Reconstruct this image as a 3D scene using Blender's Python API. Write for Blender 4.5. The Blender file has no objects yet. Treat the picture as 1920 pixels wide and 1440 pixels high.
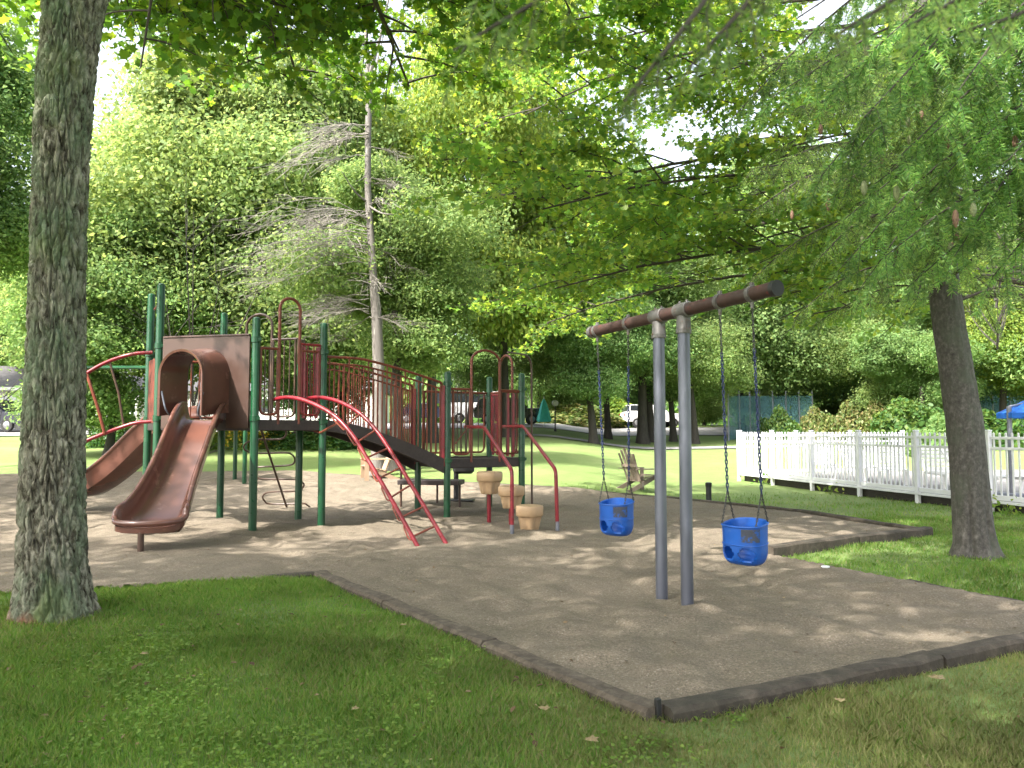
import bpy, math, random
import numpy as np
from mathutils import Vector

random.seed(4)
C = bpy.context.scene
COL = C.collection
R = math.radians

# ------------------------------------------------------------------ camera
F = 1442.0                       # focal length in photo pixels (1920 wide)
CAMH = 1.5
PITCH = math.atan((808 - 720) / F)
cam_d = bpy.data.cameras.new("camera")
cam = bpy.data.objects.new("camera", cam_d)
COL.objects.link(cam)
cam.location = (0, 0, CAMH)
cam.rotation_euler = (math.pi / 2 + PITCH, 0, 0)
cam_d.sensor_width = 36
cam_d.lens = F / 1920 * 36
cam_d.clip_start = 0.05
cam_d.clip_end = 800
cam_d.dof.use_dof = True
cam_d.dof.focus_distance = 9.0
cam_d.dof.aperture_fstop = 6.5
C.camera = cam

# ------------------------------------------------------------------ sky, sun, exposure
SUN_EL = R(47)
to_sun = Vector((-0.70, -0.71, 0)).normalized()
SUN_AZ = math.atan2(to_sun.x, to_sun.y)      # clockwise from +Y
to_sun = Vector((to_sun.x * math.cos(SUN_EL), to_sun.y * math.cos(SUN_EL), math.sin(SUN_EL)))
w = bpy.data.worlds.new("World")
C.world = w
w.use_nodes = True
nt = w.node_tree
bg = nt.nodes["Background"]
sky = nt.nodes.new("ShaderNodeTexSky")
sky.sky_type = 'NISHITA'
sky.sun_disc = False
sky.sun_elevation = SUN_EL
sky.sun_rotation = SUN_AZ
sky.air_density = 1.0
sky.dust_density = 5.0
sky.ozone_density = 0.6
haz = nt.nodes.new("ShaderNodeHueSaturation")     # thin bright overcast veil: a paler sky
haz.inputs['Saturation'].default_value = 0.45
nt.links.new(sky.outputs[0], haz.inputs['Color'])
nt.links.new(haz.outputs[0], bg.inputs[0])
bg.inputs[1].default_value = 0.15
sun_d = bpy.data.lights.new("sun", 'SUN')
sun_d.energy = 3.0
sun_d.angle = R(0.53)
sun_d.color = (1.0, 0.945, 0.87)
sun = bpy.data.objects.new("sun", sun_d)
COL.objects.link(sun)
sun.rotation_euler = to_sun.to_track_quat('Z', 'Y').to_euler()
C.view_settings.view_transform = 'Standard'
C.view_settings.look = 'None'
C.view_settings.exposure = 2.27
C.view_settings.gamma = 1
C.render.engine = 'CYCLES'
cy = C.cycles
cy.max_bounces = 6
cy.diffuse_bounces = 4
cy.glossy_bounces = 2
cy.transmission_bounces = 4
cy.transparent_max_bounces = 6
cy.use_denoising = True
cy.sample_clamp_indirect = 6

# ------------------------------------------------------------------ pixel <-> place helpers
cp, sp = math.cos(PITCH), math.sin(PITCH)


def ray(px, py):
    a, b = (px - 960) / F, (720 - py) / F
    return np.array([a, cp - b * sp, sp + b * cp])


def P(px, py, d):
    """the place seen at a photo pixel, d metres in front"""
    v = ray(px, py)
    v = v * (d / v[1])
    return np.array([v[0], v[1], v[2] + CAMH])


def smooth(t):
    t = np.clip(t, 0, 1)
    return t * t * (3 - 2 * t)


def terrain(x, y):
    """height of the open ground (lawn) in metres"""
    x = np.asarray(x, float); y = np.asarray(y, float)
    k = smooth((x - 1.0) / 6.0)
    y0 = 14.0 + 11.0 * k
    s = np.clip(y - y0, 0, 60)
    z = 0.052 * np.where(s > 38, 38 + (s - 38) * 0.05, s) * smooth(s / 5 + .15)
    # the near left lawn lies a little higher than the rest
    e = (x - 0.74) * 0.82 + (y - 3.95) * 0.573       # >0 right of the left timber
    z = z + 0.075 * smooth((0.4 - e) / 1.2) * smooth((13 - y) / 5.0)
    z = z + 0.02 * np.sin(x * .7 + 1.3) * np.sin(y * .55) * smooth((y - 3) / 6)
    return z


def G(px, py, z=None):
    """ground (or the level z) at a photo pixel"""
    v = ray(px, py)
    if z is not None:
        t = (z - CAMH) / v[2]
        return np.array([0, 0, CAMH]) + v * t
    d = 2.0
    while d < 160:
        p = np.array([0, 0, CAMH]) + v * (d / v[1])
        if p[2] <= float(terrain(p[0], p[1])):
            break
        d += 0.02
    p[2] = float(terrain(p[0], p[1]))
    return p


def tz(x, y):
    return float(terrain(x, y))


# ------------------------------------------------------------------ object helpers
def woff(o):
    v = Vector((0, 0, 0))
    while o is not None:
        v += Vector(o.location)
        o = o.parent
    return v


def tag(o, label=None, cat=None, group=None, kind=None):
    if label: o['label'] = label
    if cat: o['category'] = cat
    if group: o['group'] = group
    if kind: o['kind'] = kind
    return o


def thing(name, loc, label, cat, group=None):
    o = bpy.data.objects.new(name, None)
    COL.objects.link(o)
    o.location = tuple(loc)
    o.empty_display_size = 0.2
    return tag(o, label, cat, group)


def copy_tree(o, parent=None):
    c = o.copy()
    COL.objects.link(c)
    c.parent = parent
    for ch in list(o.children):
        copy_tree(ch, c)
    return c


def link_mesh(name, me, m, parent=None, smoothed=False):
    o = bpy.data.objects.new(name, me)
    COL.objects.link(o)
    if m is not None:
        me.materials.append(m)
    if parent is not None:
        o.parent = parent
    if smoothed:
        me.polygons.foreach_set("use_smooth", np.ones(len(me.polygons), bool))
    return o


def fast_mesh(name, verts, faces):
    """verts (N,3), faces (M,k) arrays"""
    verts = np.ascontiguousarray(verts, np.float32)
    faces = np.ascontiguousarray(faces, np.int32)
    me = bpy.data.meshes.new(name)
    me.vertices.add(len(verts))
    me.vertices.foreach_set("co", verts.ravel())
    m, k = faces.shape
    me.loops.add(m * k)
    me.loops.foreach_set("vertex_index", faces.ravel())
    me.polygons.add(m)
    me.polygons.foreach_set("loop_start", np.arange(0, m * k, k, dtype=np.int32))
    me.update(calc_edges=True)
    return me


class MB:
    """collects shapes into one mesh"""

    def __init__(s):
        s.v = []; s.f = []

    def add(s, vs, fs):
        n = len(s.v)
        s.v += [tuple(map(float, q)) for q in vs]
        s.f += [tuple(i + n for i in f) for f in fs]
        return s

    def box(s, c, size, rz=0.0, bev=0.0, axes=None):
        """box centred at c; bevelled along its edges when bev > 0"""
        hx, hy, hz = size[0] / 2, size[1] / 2, size[2] / 2
        b = min(bev, hx * .9, hy * .9, hz * .9)
        pts, fs = [], []
        if b <= 0:
            for z in (-hz, hz):
                for x, y in ((-hx, -hy), (hx, -hy), (hx, hy), (-hx, hy)):
                    pts.append((x, y, z))
            fs = [(3, 2, 1, 0), (4, 5, 6, 7), (0, 1, 5, 4), (1, 2, 6, 5), (2, 3, 7, 6), (3, 0, 4, 7)]
        else:
            def ring(z, o):
                x, y = hx - o, hy - o
                c2 = b if o == 0 else b * .5
                return [(-x + c2, -y, z), (x - c2, -y, z), (x, -y + c2, z), (x, y - c2, z),
                        (x - c2, y, z), (-x + c2, y, z), (-x, y - c2, z), (-x, -y + c2, z)]
            for z, o in ((-hz, b), (-hz + b, 0), (hz - b, 0), (hz, b)):
                pts += ring(z, o)
            fs = [tuple(range(7, -1, -1)), tuple(range(24, 32))]
            for k in range(3):
                for i in range(8):
                    j = (i + 1) % 8
                    fs.append((k * 8 + i, k * 8 + j, k * 8 + 8 + j, k * 8 + 8 + i))
        pts = np.array(pts)
        if axes is not None:
            pts = pts @ np.array(axes)
        elif rz:
            ca, sa = math.cos(rz), math.sin(rz)
            pts = np.stack([pts[:, 0] * ca - pts[:, 1] * sa, pts[:, 0] * sa + pts[:, 1] * ca, pts[:, 2]], 1)
        return s.add(pts + np.array(c), fs)

    def beam(s, a, b, wd, ht, bev=0.0):
        """a box from a to b, wd wide (sideways), ht tall"""
        a = np.array(a, float); b = np.array(b, float)
        t = b - a; L = np.linalg.norm(t); t /= L
        up = np.array([0, 0, 1.0])
        if abs(t[2]) > .98: up = np.array([0, 1.0, 0])
        sd = np.cross(up, t); sd /= np.linalg.norm(sd)
        up = np.cross(t, sd)
        return s.box((a + b) / 2, (L, wd, ht), bev=bev, axes=[t, sd, up])

    def tube(s, pts, r, n=10, cap=True, closed=False):
        pts = [np.array(p, float) for p in pts]
        m = len(pts)
        rs = r if hasattr(r, '__len__') else [r] * m
        prev = None
        rings = []
        for i, p in enumerate(pts):
            if closed:
                t = pts[(i + 1) % m] - pts[i - 1]
            else:
                t = pts[min(i + 1, m - 1)] - pts[max(i - 1, 0)]
            t = t / (np.linalg.norm(t) + 1e-9)
            if prev is None:
                ref = np.array([0, 0, 1.0]) if abs(t[2]) < .9 else np.array([1.0, 0, 0])
                u = np.cross(t, ref)
            else:
                u = prev - t * np.dot(prev, t)
            u /= np.linalg.norm(u) + 1e-9
            prev = u
            v = np.cross(t, u)
            rings.append([p + rs[i] * (u * math.cos(2 * math.pi * k / n) + v * math.sin(2 * math.pi * k / n)) for k in range(n)])
        vs = [q for rg in rings for q in rg]
        fs = []
        for i in range(m if closed else m - 1):
            a, b = i * n, ((i + 1) % m) * n
            for k in range(n):
                l = (k + 1) % n
                fs.append((a + k, a + l, b + l, b + k))
        if cap and not closed:
            fs.append(tuple(range(n - 1, -1, -1)))
            fs.append(tuple(range((m - 1) * n, m * n)))
        return s.add(vs, fs)

    def lathe(s, prof, c=(0, 0, 0), n=24, fx=None):
        """prof: (radius, z) list; fx(angle, i) scales the radius"""
        vs, fs = [], []
        for i, (r, z) in enumerate(prof):
            for k in range(n):
                a = 2 * math.pi * k / n
                q = r * (fx(a, i) if fx else 1)
                vs.append((c[0] + q * math.cos(a), c[1] + q * math.sin(a), c[2] + z))
        for i in range(len(prof) - 1):
            for k in range(n):
                l = (k + 1) % n
                fs.append((i * n + k, i * n + l, (i + 1) * n + l, (i + 1) * n + k))
        fs.append(tuple(range(n - 1, -1, -1)))
        fs.append(tuple(range((len(prof) - 1) * n, len(prof) * n)))
        return s.add(vs, fs)

    def prism(s, poly, z0, z1):
        n = len(poly)
        vs = [(p[0], p[1], z0) for p in poly] + [(p[0], p[1], z1) for p in poly]
        fs = [tuple(range(n - 1, -1, -1)), tuple(range(n, 2 * n))]
        for i in range(n):
            j = (i + 1) % n
            fs.append((i, j, n + j, n + i))
        return s.add(vs, fs)

    def loft(s, rings, cap=True, loop=True):
        n = len(rings[0]); m = len(rings)
        vs = [q for r in rings for q in r]
        fs = []
        for i in range(m - 1):
            for k in range(n if loop else n - 1):
                l = (k + 1) % n
                fs.append((i * n + k, i * n + l, (i + 1) * n + l, (i + 1) * n + k))
        if cap:
            fs.append(tuple(range(n - 1, -1, -1)))
            fs.append(tuple(range((m - 1) * n, m * n)))
        return s.add(vs, fs)

    def build(s, name, m, parent=None, smoothed=False, auto=None):
        off = woff(parent) if parent is not None else Vector((0, 0, 0))
        vs = [(a - off.x, b - off.y, c - off.z) for a, b, c in s.v]
        me = bpy.data.meshes.new(name)
        me.from_pydata(vs, [], s.f)
        me.update()
        o = link_mesh(name, me, m, parent)
        if smoothed:
            me.polygons.foreach_set("use_smooth", np.ones(len(me.polygons), bool))
            ang = R(auto or 38)
            try:
                me.set_sharp_from_angle(angle=ang)
            except Exception:
                pass
        return o


def bez(pts, n=8):
    """smooth curve through points (Catmull-Rom)"""
    p = [np.array(q, float) for q in pts]
    p = [2 * p[0] - p[1]] + p + [2 * p[-1] - p[-2]]
    out = []
    for i in range(1, len(p) - 2):
        for k in range(n):
            t = k / n
            a, b, c, d = p[i - 1], p[i], p[i + 1], p[i + 2]
            out.append(.5 * ((2 * b) + (-a + c) * t + (2 * a - 5 * b + 4 * c - d) * t * t + (-a + 3 * b - 3 * c + d) * t ** 3))
    out.append(p[-2])
    return out


def fillet(pts, r=0.08, n=5):
    """polyline with rounded corners"""
    p = [np.array(q, float) for q in pts]
    out = [p[0]]
    for i in range(1, len(p) - 1):
        a = p[i - 1] - p[i]; b = p[i + 1] - p[i]
        la, lb = np.linalg.norm(a), np.linalg.norm(b)
        q = min(r, la * .45, lb * .45)
        s0 = p[i] + a / la * q; s1 = p[i] + b / lb * q
        for k in range(n + 1):
            t = k / n
            out.append((1 - t) ** 2 * s0 + 2 * t * (1 - t) * p[i] + t * t * s1)
    out.append(p[-1])
    return out


# ------------------------------------------------------------------ material helpers
class N:
    def __init__(s, name):
        s.m = bpy.data.materials.new(name)
        s.m.use_nodes = True
        s.t = s.m.node_tree
        s.b = s.t.nodes["Principled BSDF"]
        s.out = s.t.nodes["Material Output"]

    def n(s, kind, **kw):
        o = s.t.nodes.new(kind)
        for k, v in kw.items():
            if k.startswith('i_'):
                key = k[2:]
                o.inputs[int(key) if key.isdigit() else key.replace('_', ' ')].default_value = v
            else:
                setattr(o, k, v)
        return o

    def l(s, a, b):
        s.t.links.new(a, b)

    def coord(s, scale=(1, 1, 1), which='Object'):
        tc = s.n('ShaderNodeTexCoord')
        mp = s.n('ShaderNodeMapping')
        mp.inputs['Scale'].default_value = scale
        s.l(tc.outputs[which], mp.inputs[0])
        return mp.outputs[0]

    def noise(s, vec, scale, detail=4, rough=.55, dist=0.0):
        o = s.n('ShaderNodeTexNoise')
        o.inputs['Scale'].default_value = scale
        o.inputs['Detail'].default_value = detail
        o.inputs['Roughness'].default_value = rough
        o.inputs['Distortion'].default_value = dist
        if vec is not None: s.l(vec, o.inputs['Vector'])
        return o.outputs[0]

    def ramp(s, fac, stops):
        o = s.n('ShaderNodeValToRGB')
        e = o.color_ramp.elements
        while len(e) < len(stops): e.new(.5)
        for i, (p, c) in enumerate(stops):
            e[i].position = p
            e[i].color = (*c, 1) if len(c) == 3 else c
        s.l(fac, o.inputs[0])
        return o.outputs[0]

    def mix(s, fac, a, b):
        o = s.n('ShaderNodeMix', data_type='RGBA')
        if hasattr(fac, 'links'): s.l(fac, o.inputs[0])
        else: o.inputs[0].default_value = fac
        for q, i in ((a, 6), (b, 7)):
            if hasattr(q, 'links'): s.l(q, o.inputs[i])
            else: o.inputs[i].default_value = (*q, 1)
        return o.outputs[2]

    def bump(s, h, strength=.3, dist=.01, prev=None):
        o = s.n('ShaderNodeBump')
        o.inputs['Strength'].default_value = strength
        o.inputs['Distance'].default_value = dist
        s.l(h, o.inputs['Height'])
        if prev is not None: s.l(prev, o.inputs['Normal'])
        return o.outputs[0]


def simple(name, ca, cb=None, rough=.5, scale=6, metallic=0, bump=.0, stretch=(1, 1, 1), spots=None, bs=60, coat=0):
    """paint, plastic, wood ...: two tones mottled by noise, faint bump, optional wear spots (colour, amount, scale)"""
    k = N(name)
    v = k.coord(stretch)
    cb = cb or tuple(c * .7 for c in ca)
    col = k.mix(k.ramp(k.noise(v, scale, 5), [(.35, (0, 0, 0)), (.68, (1, 1, 1))]), ca, cb)
    if spots:
        sc, am, ss = spots
        f = k.ramp(k.noise(v, ss, 6, .65), [(1 - am - .06, (0, 0, 0)), (1 - am + .02, (1, 1, 1))])
        col = k.mix(f, col, sc)
    k.l(col, k.b.inputs['Base Color'])
    rn = k.ramp(k.noise(v, scale * 3, 3), [(.3, (rough * .8,) * 3), (.7, (min(1, rough * 1.2),) * 3)])
    k.l(rn, k.b.inputs['Roughness'])
    k.b.inputs['Metallic'].default_value = metallic
    if coat: k.b.inputs['Coat Weight'].default_value = coat
    if bump:
        k.l(k.bump(k.noise(v, bs, 4), bump, .004), k.b.inputs['Normal'])
    return k.m


def leaf_mat(name, c1, c2, c3, trans=.4, rough=.45, nscale=.6, spec=.25, lo=.70, hi=1.35):
    """thin leaf: colour varies leaf by leaf and from bough to bough, light passes through"""
    k = N(name)
    geo = k.n('ShaderNodeNewGeometry')
    oi = k.n('ShaderNodeObjectInfo')
    col = k.ramp(geo.outputs['Random Per Island'], [(0, c1), (.55, c2), (1, c3)])
    v = k.coord()
    nz = k.noise(v, nscale, 2)
    hsv = k.n('ShaderNodeHueSaturation')
    mr = k.n('ShaderNodeMapRange')
    mr.inputs[1].default_value = .3; mr.inputs[2].default_value = .7
    mr.inputs[3].default_value = lo; mr.inputs[4].default_value = hi
    k.l(nz, mr.inputs[0])
    k.l(mr.outputs[0], hsv.inputs['Value'])
    k.l(col, hsv.inputs['Color'])
    mh = k.n('ShaderNodeMapRange')
    mh.inputs[3].default_value = .485; mh.inputs[4].default_value = .515
    k.l(oi.outputs['Random'], mh.inputs[0])
    k.l(mh.outputs[0], hsv.inputs['Hue'])
    k.l(hsv.outputs[0], k.b.inputs['Base Color'])
    k.b.inputs['Roughness'].default_value = rough
    k.b.inputs['Specular IOR Level'].default_value = spec
    tr = k.n('ShaderNodeBsdfTranslucent')
    hs2 = k.n('ShaderNodeHueSaturation')
    hs2.inputs['Hue'].default_value = .475
    hs2.inputs['Saturation'].default_value = 1.15
    hs2.inputs['Value'].default_value = 2.1
    k.l(hsv.outputs[0], hs2.inputs['Color'])
    k.l(hs2.outputs[0], tr.inputs[0])
    mx = k.n('ShaderNodeMixShader')
    mx.inputs[0].default_value = trans
    k.l(k.b.outputs[0], mx.inputs[1])
    k.l(tr.outputs[0], mx.inputs[2])
    k.l(mx.outputs[0], k.out.inputs[0])
    return k.m


# ------------------------------------------------------------------ materials
M = {}
M['green_paint'] = simple('green_paint', (.006, .062, .022), (.004, .042, .016), .32, 5, bump=.05, spots=((.06, .09, .07), .28, 30))
M['red_paint'] = simple('red_paint', (.22, .012, .022), (.16, .010, .016), .33, 6, bump=.05, spots=((.12, .05, .035), .33, 18))
M['rust_paint'] = simple('rust_paint', (.19, .042, .022), (.115, .028, .016), .42, 8, bump=.08, spots=((.20, .09, .05), .3, 25))
M['brown_steel'] = simple('brown_steel', (.075, .040, .026), (.05, .028, .02), .42, 8, bump=.08, spots=((.16, .08, .04), .3, 25))
M['deck'] = simple('deck_coating', (.042, .030, .028), (.028, .02, .02), .6, 9, bump=.2, bs=120)
M['slide'] = simple('slide_plastic', (.125, .054, .039), (.088, .040, .031), .22, 2.2, bump=.06, spots=((.17, .085, .065), .34, 5), bs=90)
M['panel'] = simple('panel_plastic', (.066, .033, .023), (.050, .026, .019), .45, 2.0, bump=.06, spots=((.12, .06, .042), .3, 7))
M['tan_plastic'] = simple('tan_plastic', (.46, .315, .185), (.38, .255, .145), .5, 6, bump=.1, spots=((.30, .19, .11), .32, 14))
M['galv'] = simple('galvanised_steel', (.155, .165, .200), (.108, .116, .145), .42, 7, metallic=.55, bump=.08, stretch=(1, 1, .25), spots=((.24, .25, .28), .3, 12))
M['rust_pipe'] = simple('rusty_pipe', (.062, .030, .024), (.042, .026, .022), .6, 6, metallic=.2, bump=.2, spots=((.13, .030, .022), .36, 7))
M['cast_grey'] = simple('cast_fitting', (.16, .155, .15), (.10, .09, .085), .5, 14, metallic=.4, bump=.2, spots=((.15, .08, .055), .36, 20))
M['blue_rubber'] = simple('blue_rubber', (.004, .082, .38), (.003, .062, .30), .42, 7, bump=.08, spots=((.02, .09, .33), .35, 22), bs=140)
M['dark_patch'] = simple('worn_lining', (.030, .040, .065), (.05, .05, .06), .7, 24, spots=((.006, .07, .30), .42, 30))
M['chain'] = simple('zinc_chain', (.06, .06, .06), (.035, .033, .03), .45, 40, metallic=.6)
M['blue_chain'] = simple('blue_coated_chain', (.008, .020, .085), (.006, .013, .055), .4, 30)
M['white_vinyl'] = simple('white_vinyl', (.66, .66, .69), (.60, .60, .64), .35, 3, bump=.02)
M['white_paint'] = simple('white_paint', (.78, .77, .74), (.68, .67, .65), .5, 3)
M['concrete'] = simple('pool_concrete', (.26, .25, .235), (.20, .19, .18), .8, 3, bump=.2)
M['under_deck'] = simple('gap_shade', (.05, .042, .036), (.03, .026, .022), .8, 5, stretch=(1, 1, 6))  # dark tone of the shaded gap below the pool deck
M['blue_cloth'] = simple('blue_canvas', (.008, .13, .55), (.006, .10, .42), .7, 12, bump=.1)
M['grey_metal'] = simple('grey_metal', (.22, .23, .27), (.16, .17, .2), .4, 8, metallic=.5)
M['black_metal'] = simple('black_metal', (.012, .012, .013), (.02, .02, .02), .45, 10)
M['tennis_mesh'] = simple('blue_green_windscreen', (.045, .135, .160), (.03, .10, .125), .8, 1.5, stretch=(3, 3, .4))
def screen():
    k = N('blue_green_mesh_screen')
    k.b.inputs['Base Color'].default_value = (.075, .18, .21, 1)
    k.b.inputs['Roughness'].default_value = .8
    tr = k.n('ShaderNodeBsdfTransparent')
    v = k.coord((1, 1, 1))
    f = k.ramp(k.noise(v, .9, 3), [(.35, (.30, .30, .30)), (.7, (.62, .62, .62))])
    mx = k.n('ShaderNodeMixShader')
    k.l(f, mx.inputs[0]); k.l(k.b.outputs[0], mx.inputs[1]); k.l(tr.outputs[0], mx.inputs[2])
    k.l(mx.outputs[0], k.out.inputs[0])
    return k.m


M['tennis_mesh'] = screen()
M['wood_old'] = simple('weathered_wood', (.17, .13, .10), (.11, .085, .066), .8, 4, bump=.25, stretch=(1, 1, .3), spots=((.22, .19, .17), .35, 12))
M['wood_tan'] = simple('tan_wood', (.36, .25, .165), (.26, .18, .115), .75, 4, bump=.2)
M['roof'] = simple('grey_shingles', (.085, .080, .085), (.06, .058, .062), .9, 3, bump=.3, bs=30)
M['siding'] = simple('cream_siding', (.58, .55, .50), (.52, .49, .45), .7, 2)
M['garage_door'] = simple('white_garage_door', (.74, .74, .75), (.68, .68, .70), .5, 2)
M['glass'] = simple('dark_glass', (.018, .022, .026), (.03, .036, .04), .08, 2)
M['tyre'] = simple('tyre_rubber', (.014, .014, .014), (.022, .021, .02), .85, 10)
M['rim'] = simple('wheel_rim', (.32, .32, .33), (.24, .24, .25), .35, 8, metallic=.8)
M['car_dark'] = simple('dark_blue_car_paint', (.012, .015, .03), (.010, .012, .024), .22, 3, coat=.6)
M['car_black'] = simple('black_car_paint', (.010, .010, .011), (.014, .014, .014), .25, 3, coat=.6)
M['car_white'] = simple('white_car_paint', (.76, .76, .77), (.70, .70, .71), .28, 3, coat=.5)
M['car_red'] = simple('red_car_paint', (.32, .02, .02), (.26, .016, .016), .28, 3, coat=.5)
M['lamp_red'] = simple('red_lamp', (.35, .01, .01), None, .3)
M['teal'] = simple('teal_canvas', (.09, .62, .56), (.06, .50, .46), .7, 8)
M['globe'] = simple('white_globe', (.78, .77, .72), (.72, .71, .66), .3, 4)
M['rubbish'] = simple('white_lid', (.78, .80, .80), None, .5)
M['dead_bark'] = simple('bare_grey_bark', (.155, .14, .125), (.085, .076, .067), .85, 2.2, bump=.5, stretch=(3, 3, .5), spots=((.27, .25, .225), .34, 4), bs=30)
M['dead_twig'] = simple('bare_grey_twigs', (.22, .20, .175), (.15, .135, .118), .9, 3)
M['bark_dark'] = simple('dark_bark', (.045, .039, .030), (.026, .023, .018), .9, 4, bump=.6, stretch=(4, 4, .6), bs=24)
M['twig'] = simple('maple_twigs', (.060, .048, .036), (.04, .034, .027), .85, 5)
M['cone'] = simple('spruce_cone', (.20, .115, .07), (.13, .072, .045), .7, 30, bump=.6, bs=160)
M['cone_green'] = simple('green_spruce_cone', (.20, .22, .10), (.14, .16, .08), .7, 30, bump=.6, bs=160)
M['fallen'] = simple('fallen_leaf', (.26, .21, .10), (.18, .12, .06), .7, 60)
M['litter'] = leaf_mat('dry_leaf_crumb', (.060, .040, .022), (.13, .085, .045), (.26, .20, .11), .1, .8, 2)
M['petal'] = simple('yellow_petals', (.62, .46, .03), (.55, .36, .02), .6, 20)

M['leaf_near'] = leaf_mat('maple_leaf', (.066, .150, .034), (.105, .210, .040), (.180, .250, .048), .54, .40, .5)
M['leaf_bough'] = leaf_mat('maple_bough_leaf', (.070, .160, .044), (.125, .230, .052), (.230, .295, .066), .60, .38, .42, .35)
M['leaf_yel'] = leaf_mat('yellowing_maple_leaf', (.060, .115, .014), (.105, .160, .018), (.200, .200, .024), .48, .42, .45)
M['leaf_dark'] = leaf_mat('dark_maple_leaf', (.022, .062, .018), (.036, .092, .024), (.060, .120, .024), .38, .40, .5)
M['leaf_far'] = leaf_mat('woodland_leaf', (.105, .180, .066), (.155, .235, .084), (.225, .290, .112), .46, .5, .28, .08)
M['leaf_fary'] = leaf_mat('yellow_green_leaf', (.095, .180, .045), (.145, .230, .055), (.225, .280, .072), .50, .5, .28, .08)
M['leaf_fard'] = leaf_mat('deep_green_leaf', (.060, .125, .055), (.095, .165, .068), (.135, .200, .078), .42, .5, .3, .08)
M['leaf_hedge'] = leaf_mat('hedge_leaf', (.060, .105, .028), (.105, .135, .036), (.200, .165, .070), .25, .5, .5)
M['leaf_shrub'] = leaf_mat('shrub_leaf', (.030, .085, .020), (.055, .120, .026), (.110, .160, .034), .3, .5, 1.0)
M['needle'] = leaf_mat('spruce_needle', (.075, .145, .052), (.140, .235, .075), (.235, .310, .10), .48, .45, 3.4, .25, .45, 1.75)
M['grass'] = leaf_mat('grass_blade', (.085, .175, .038), (.125, .225, .048), (.205, .235, .075), .38, .5, .9, .15)
M['grass_dry'] = leaf_mat('dry_grass_blade', (.130, .165, .055), (.175, .205, .075), (.260, .235, .120), .35, .5, .9, .15)
M['clover'] = leaf_mat('clover_leaf', (.080, .165, .030), (.110, .205, .038), (.15, .225, .05), .38, .5, .9)


def lawn_material():
    k = N('lawn')
    v = k.coord(which='Object')
    big = k.noise(v, .22, 4, .6)
    mid = k.noise(v, 1.6, 5, .65)
    fine = k.noise(v, 42, 4, .7)
    c = k.ramp(fine, [(.25, (.085, .130, .036)), (.5, (.150, .220, .068)), (.78, (.235, .300, .110))])
    c = k.mix(k.ramp(mid, [(.42, (0, 0, 0)), (.68, (1, 1, 1))]), c, (.180, .240, .082))
    c = k.mix(k.ramp(big, [(.5, (0, 0, 0)), (.72, (1, 1, 1))]), c, (.220, .262, .105))
    dry = k.ramp(k.noise(v, .9, 6, .7), [(.60, (0, 0, 0)), (.74, (1, 1, 1))])
    c = k.mix(dry, c, (.20, .175, .085))
    k.l(c, k.b.inputs['Base Color'])
    k.b.inputs['Roughness'].default_value = .85
    k.b.inputs['Specular IOR Level'].default_value = .15
    k.l(k.bump(fine, .9, .03), k.b.inputs['Normal'])
    return k.m


def sand_material():
    k = N('pea_gravel_sand')
    v = k.coord(which='Object')
    vo = k.n('ShaderNodeTexVoronoi')
    vo.inputs['Scale'].default_value = 105
    k.l(v, vo.inputs['Vector'])
    fine = k.noise(v, 70, 4, .75)
    mid = k.noise(v, 2.2, 6, .62)
    big = k.noise(v, .38, 3, .5)
    c = k.ramp(fine, [(.26, (.062, .049, .035)), (.48, (.162, .133, .098)), (.74, (.33, .275, .21))])
    c = k.mix(k.ramp(mid, [(.36, (0, 0, 0)), (.70, (1, 1, 1))]), c, (.140, .122, .088))
    c = k.mix(k.ramp(big, [(.42, (0, 0, 0)), (.66, (.55, .55, .55))]), c, (.235, .195, .150))
    sep = k.n('ShaderNodeSeparateColor')
    k.l(vo.outputs['Color'], sep.inputs[0])
    stone = k.ramp(sep.outputs[0], [(.0, (.040, .031, .022)), (.35, (.105, .084, .062)), (.7, (.17, .138, .104)), (.93, (.26, .22, .175)), (1, (.38, .34, .285))])
    c = k.mix(.36, c, stone)
    k.l(c, k.b.inputs['Base Color'])
    k.b.inputs['Roughness'].default_value = .92
    k.b.inputs['Specular IOR Level'].default_value = .2
    b1 = k.bump(vo.outputs['Distance'], .55, .008)
    b2 = k.bump(k.noise(v, 14, 5, .6), .5, .03, b1)
    k.l(b2, k.b.inputs['Normal'])
    return k.m


def road_material():
    k = N('asphalt')
    v = k.coord(which='Object')
    c = k.ramp(k.noise(v, 30, 4, .7), [(.3, (.16, .155, .155)), (.7, (.24, .235, .235))])
    c = k.mix(k.ramp(k.noise(v, .5, 4), [(.4, (0, 0, 0)), (.7, (1, 1, 1))]), c, (.30, .29, .28))
    k.l(c, k.b.inputs['Base Color'])
    k.b.inputs['Roughness'].default_value = .9
    return k.m


def timber_material():
    k = N('old_landscape_timber')
    v = k.coord((1, 1, 1))
    c = k.ramp(k.noise(v, 9, 6, .7, .6), [(.28, (.022, .017, .012)), (.52, (.054, .043, .031)), (.78, (.12, .098, .074))])
    c = k.mix(k.ramp(k.noise(v, 3, 4), [(.5, (0, 0, 0)), (.75, (.7, .7, .7))]), c, (.028, .028, .017))
    k.l(c, k.b.inputs['Base Color'])
    k.b.inputs['Roughness'].default_value = .9
    k.l(k.bump(k.noise(v, 34, 5, .7), .7, .015), k.b.inputs['Normal'])
    return k.m


def timber_pale():
    k = N('dusty_landscape_timber')
    v = k.coord((1, 1, 1))
    c = k.ramp(k.noise(v, 12, 6, .7, .6), [(.28, (.034, .025, .018)), (.50, (.085, .067, .048)), (.76, (.16, .132, .10))])
    k.l(c, k.b.inputs['Base Color'])
    k.b.inputs['Roughness'].default_value = .95
    k.l(k.bump(k.noise(v, 34, 5, .7), .7, .015), k.b.inputs['Normal'])
    return k.m


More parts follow.
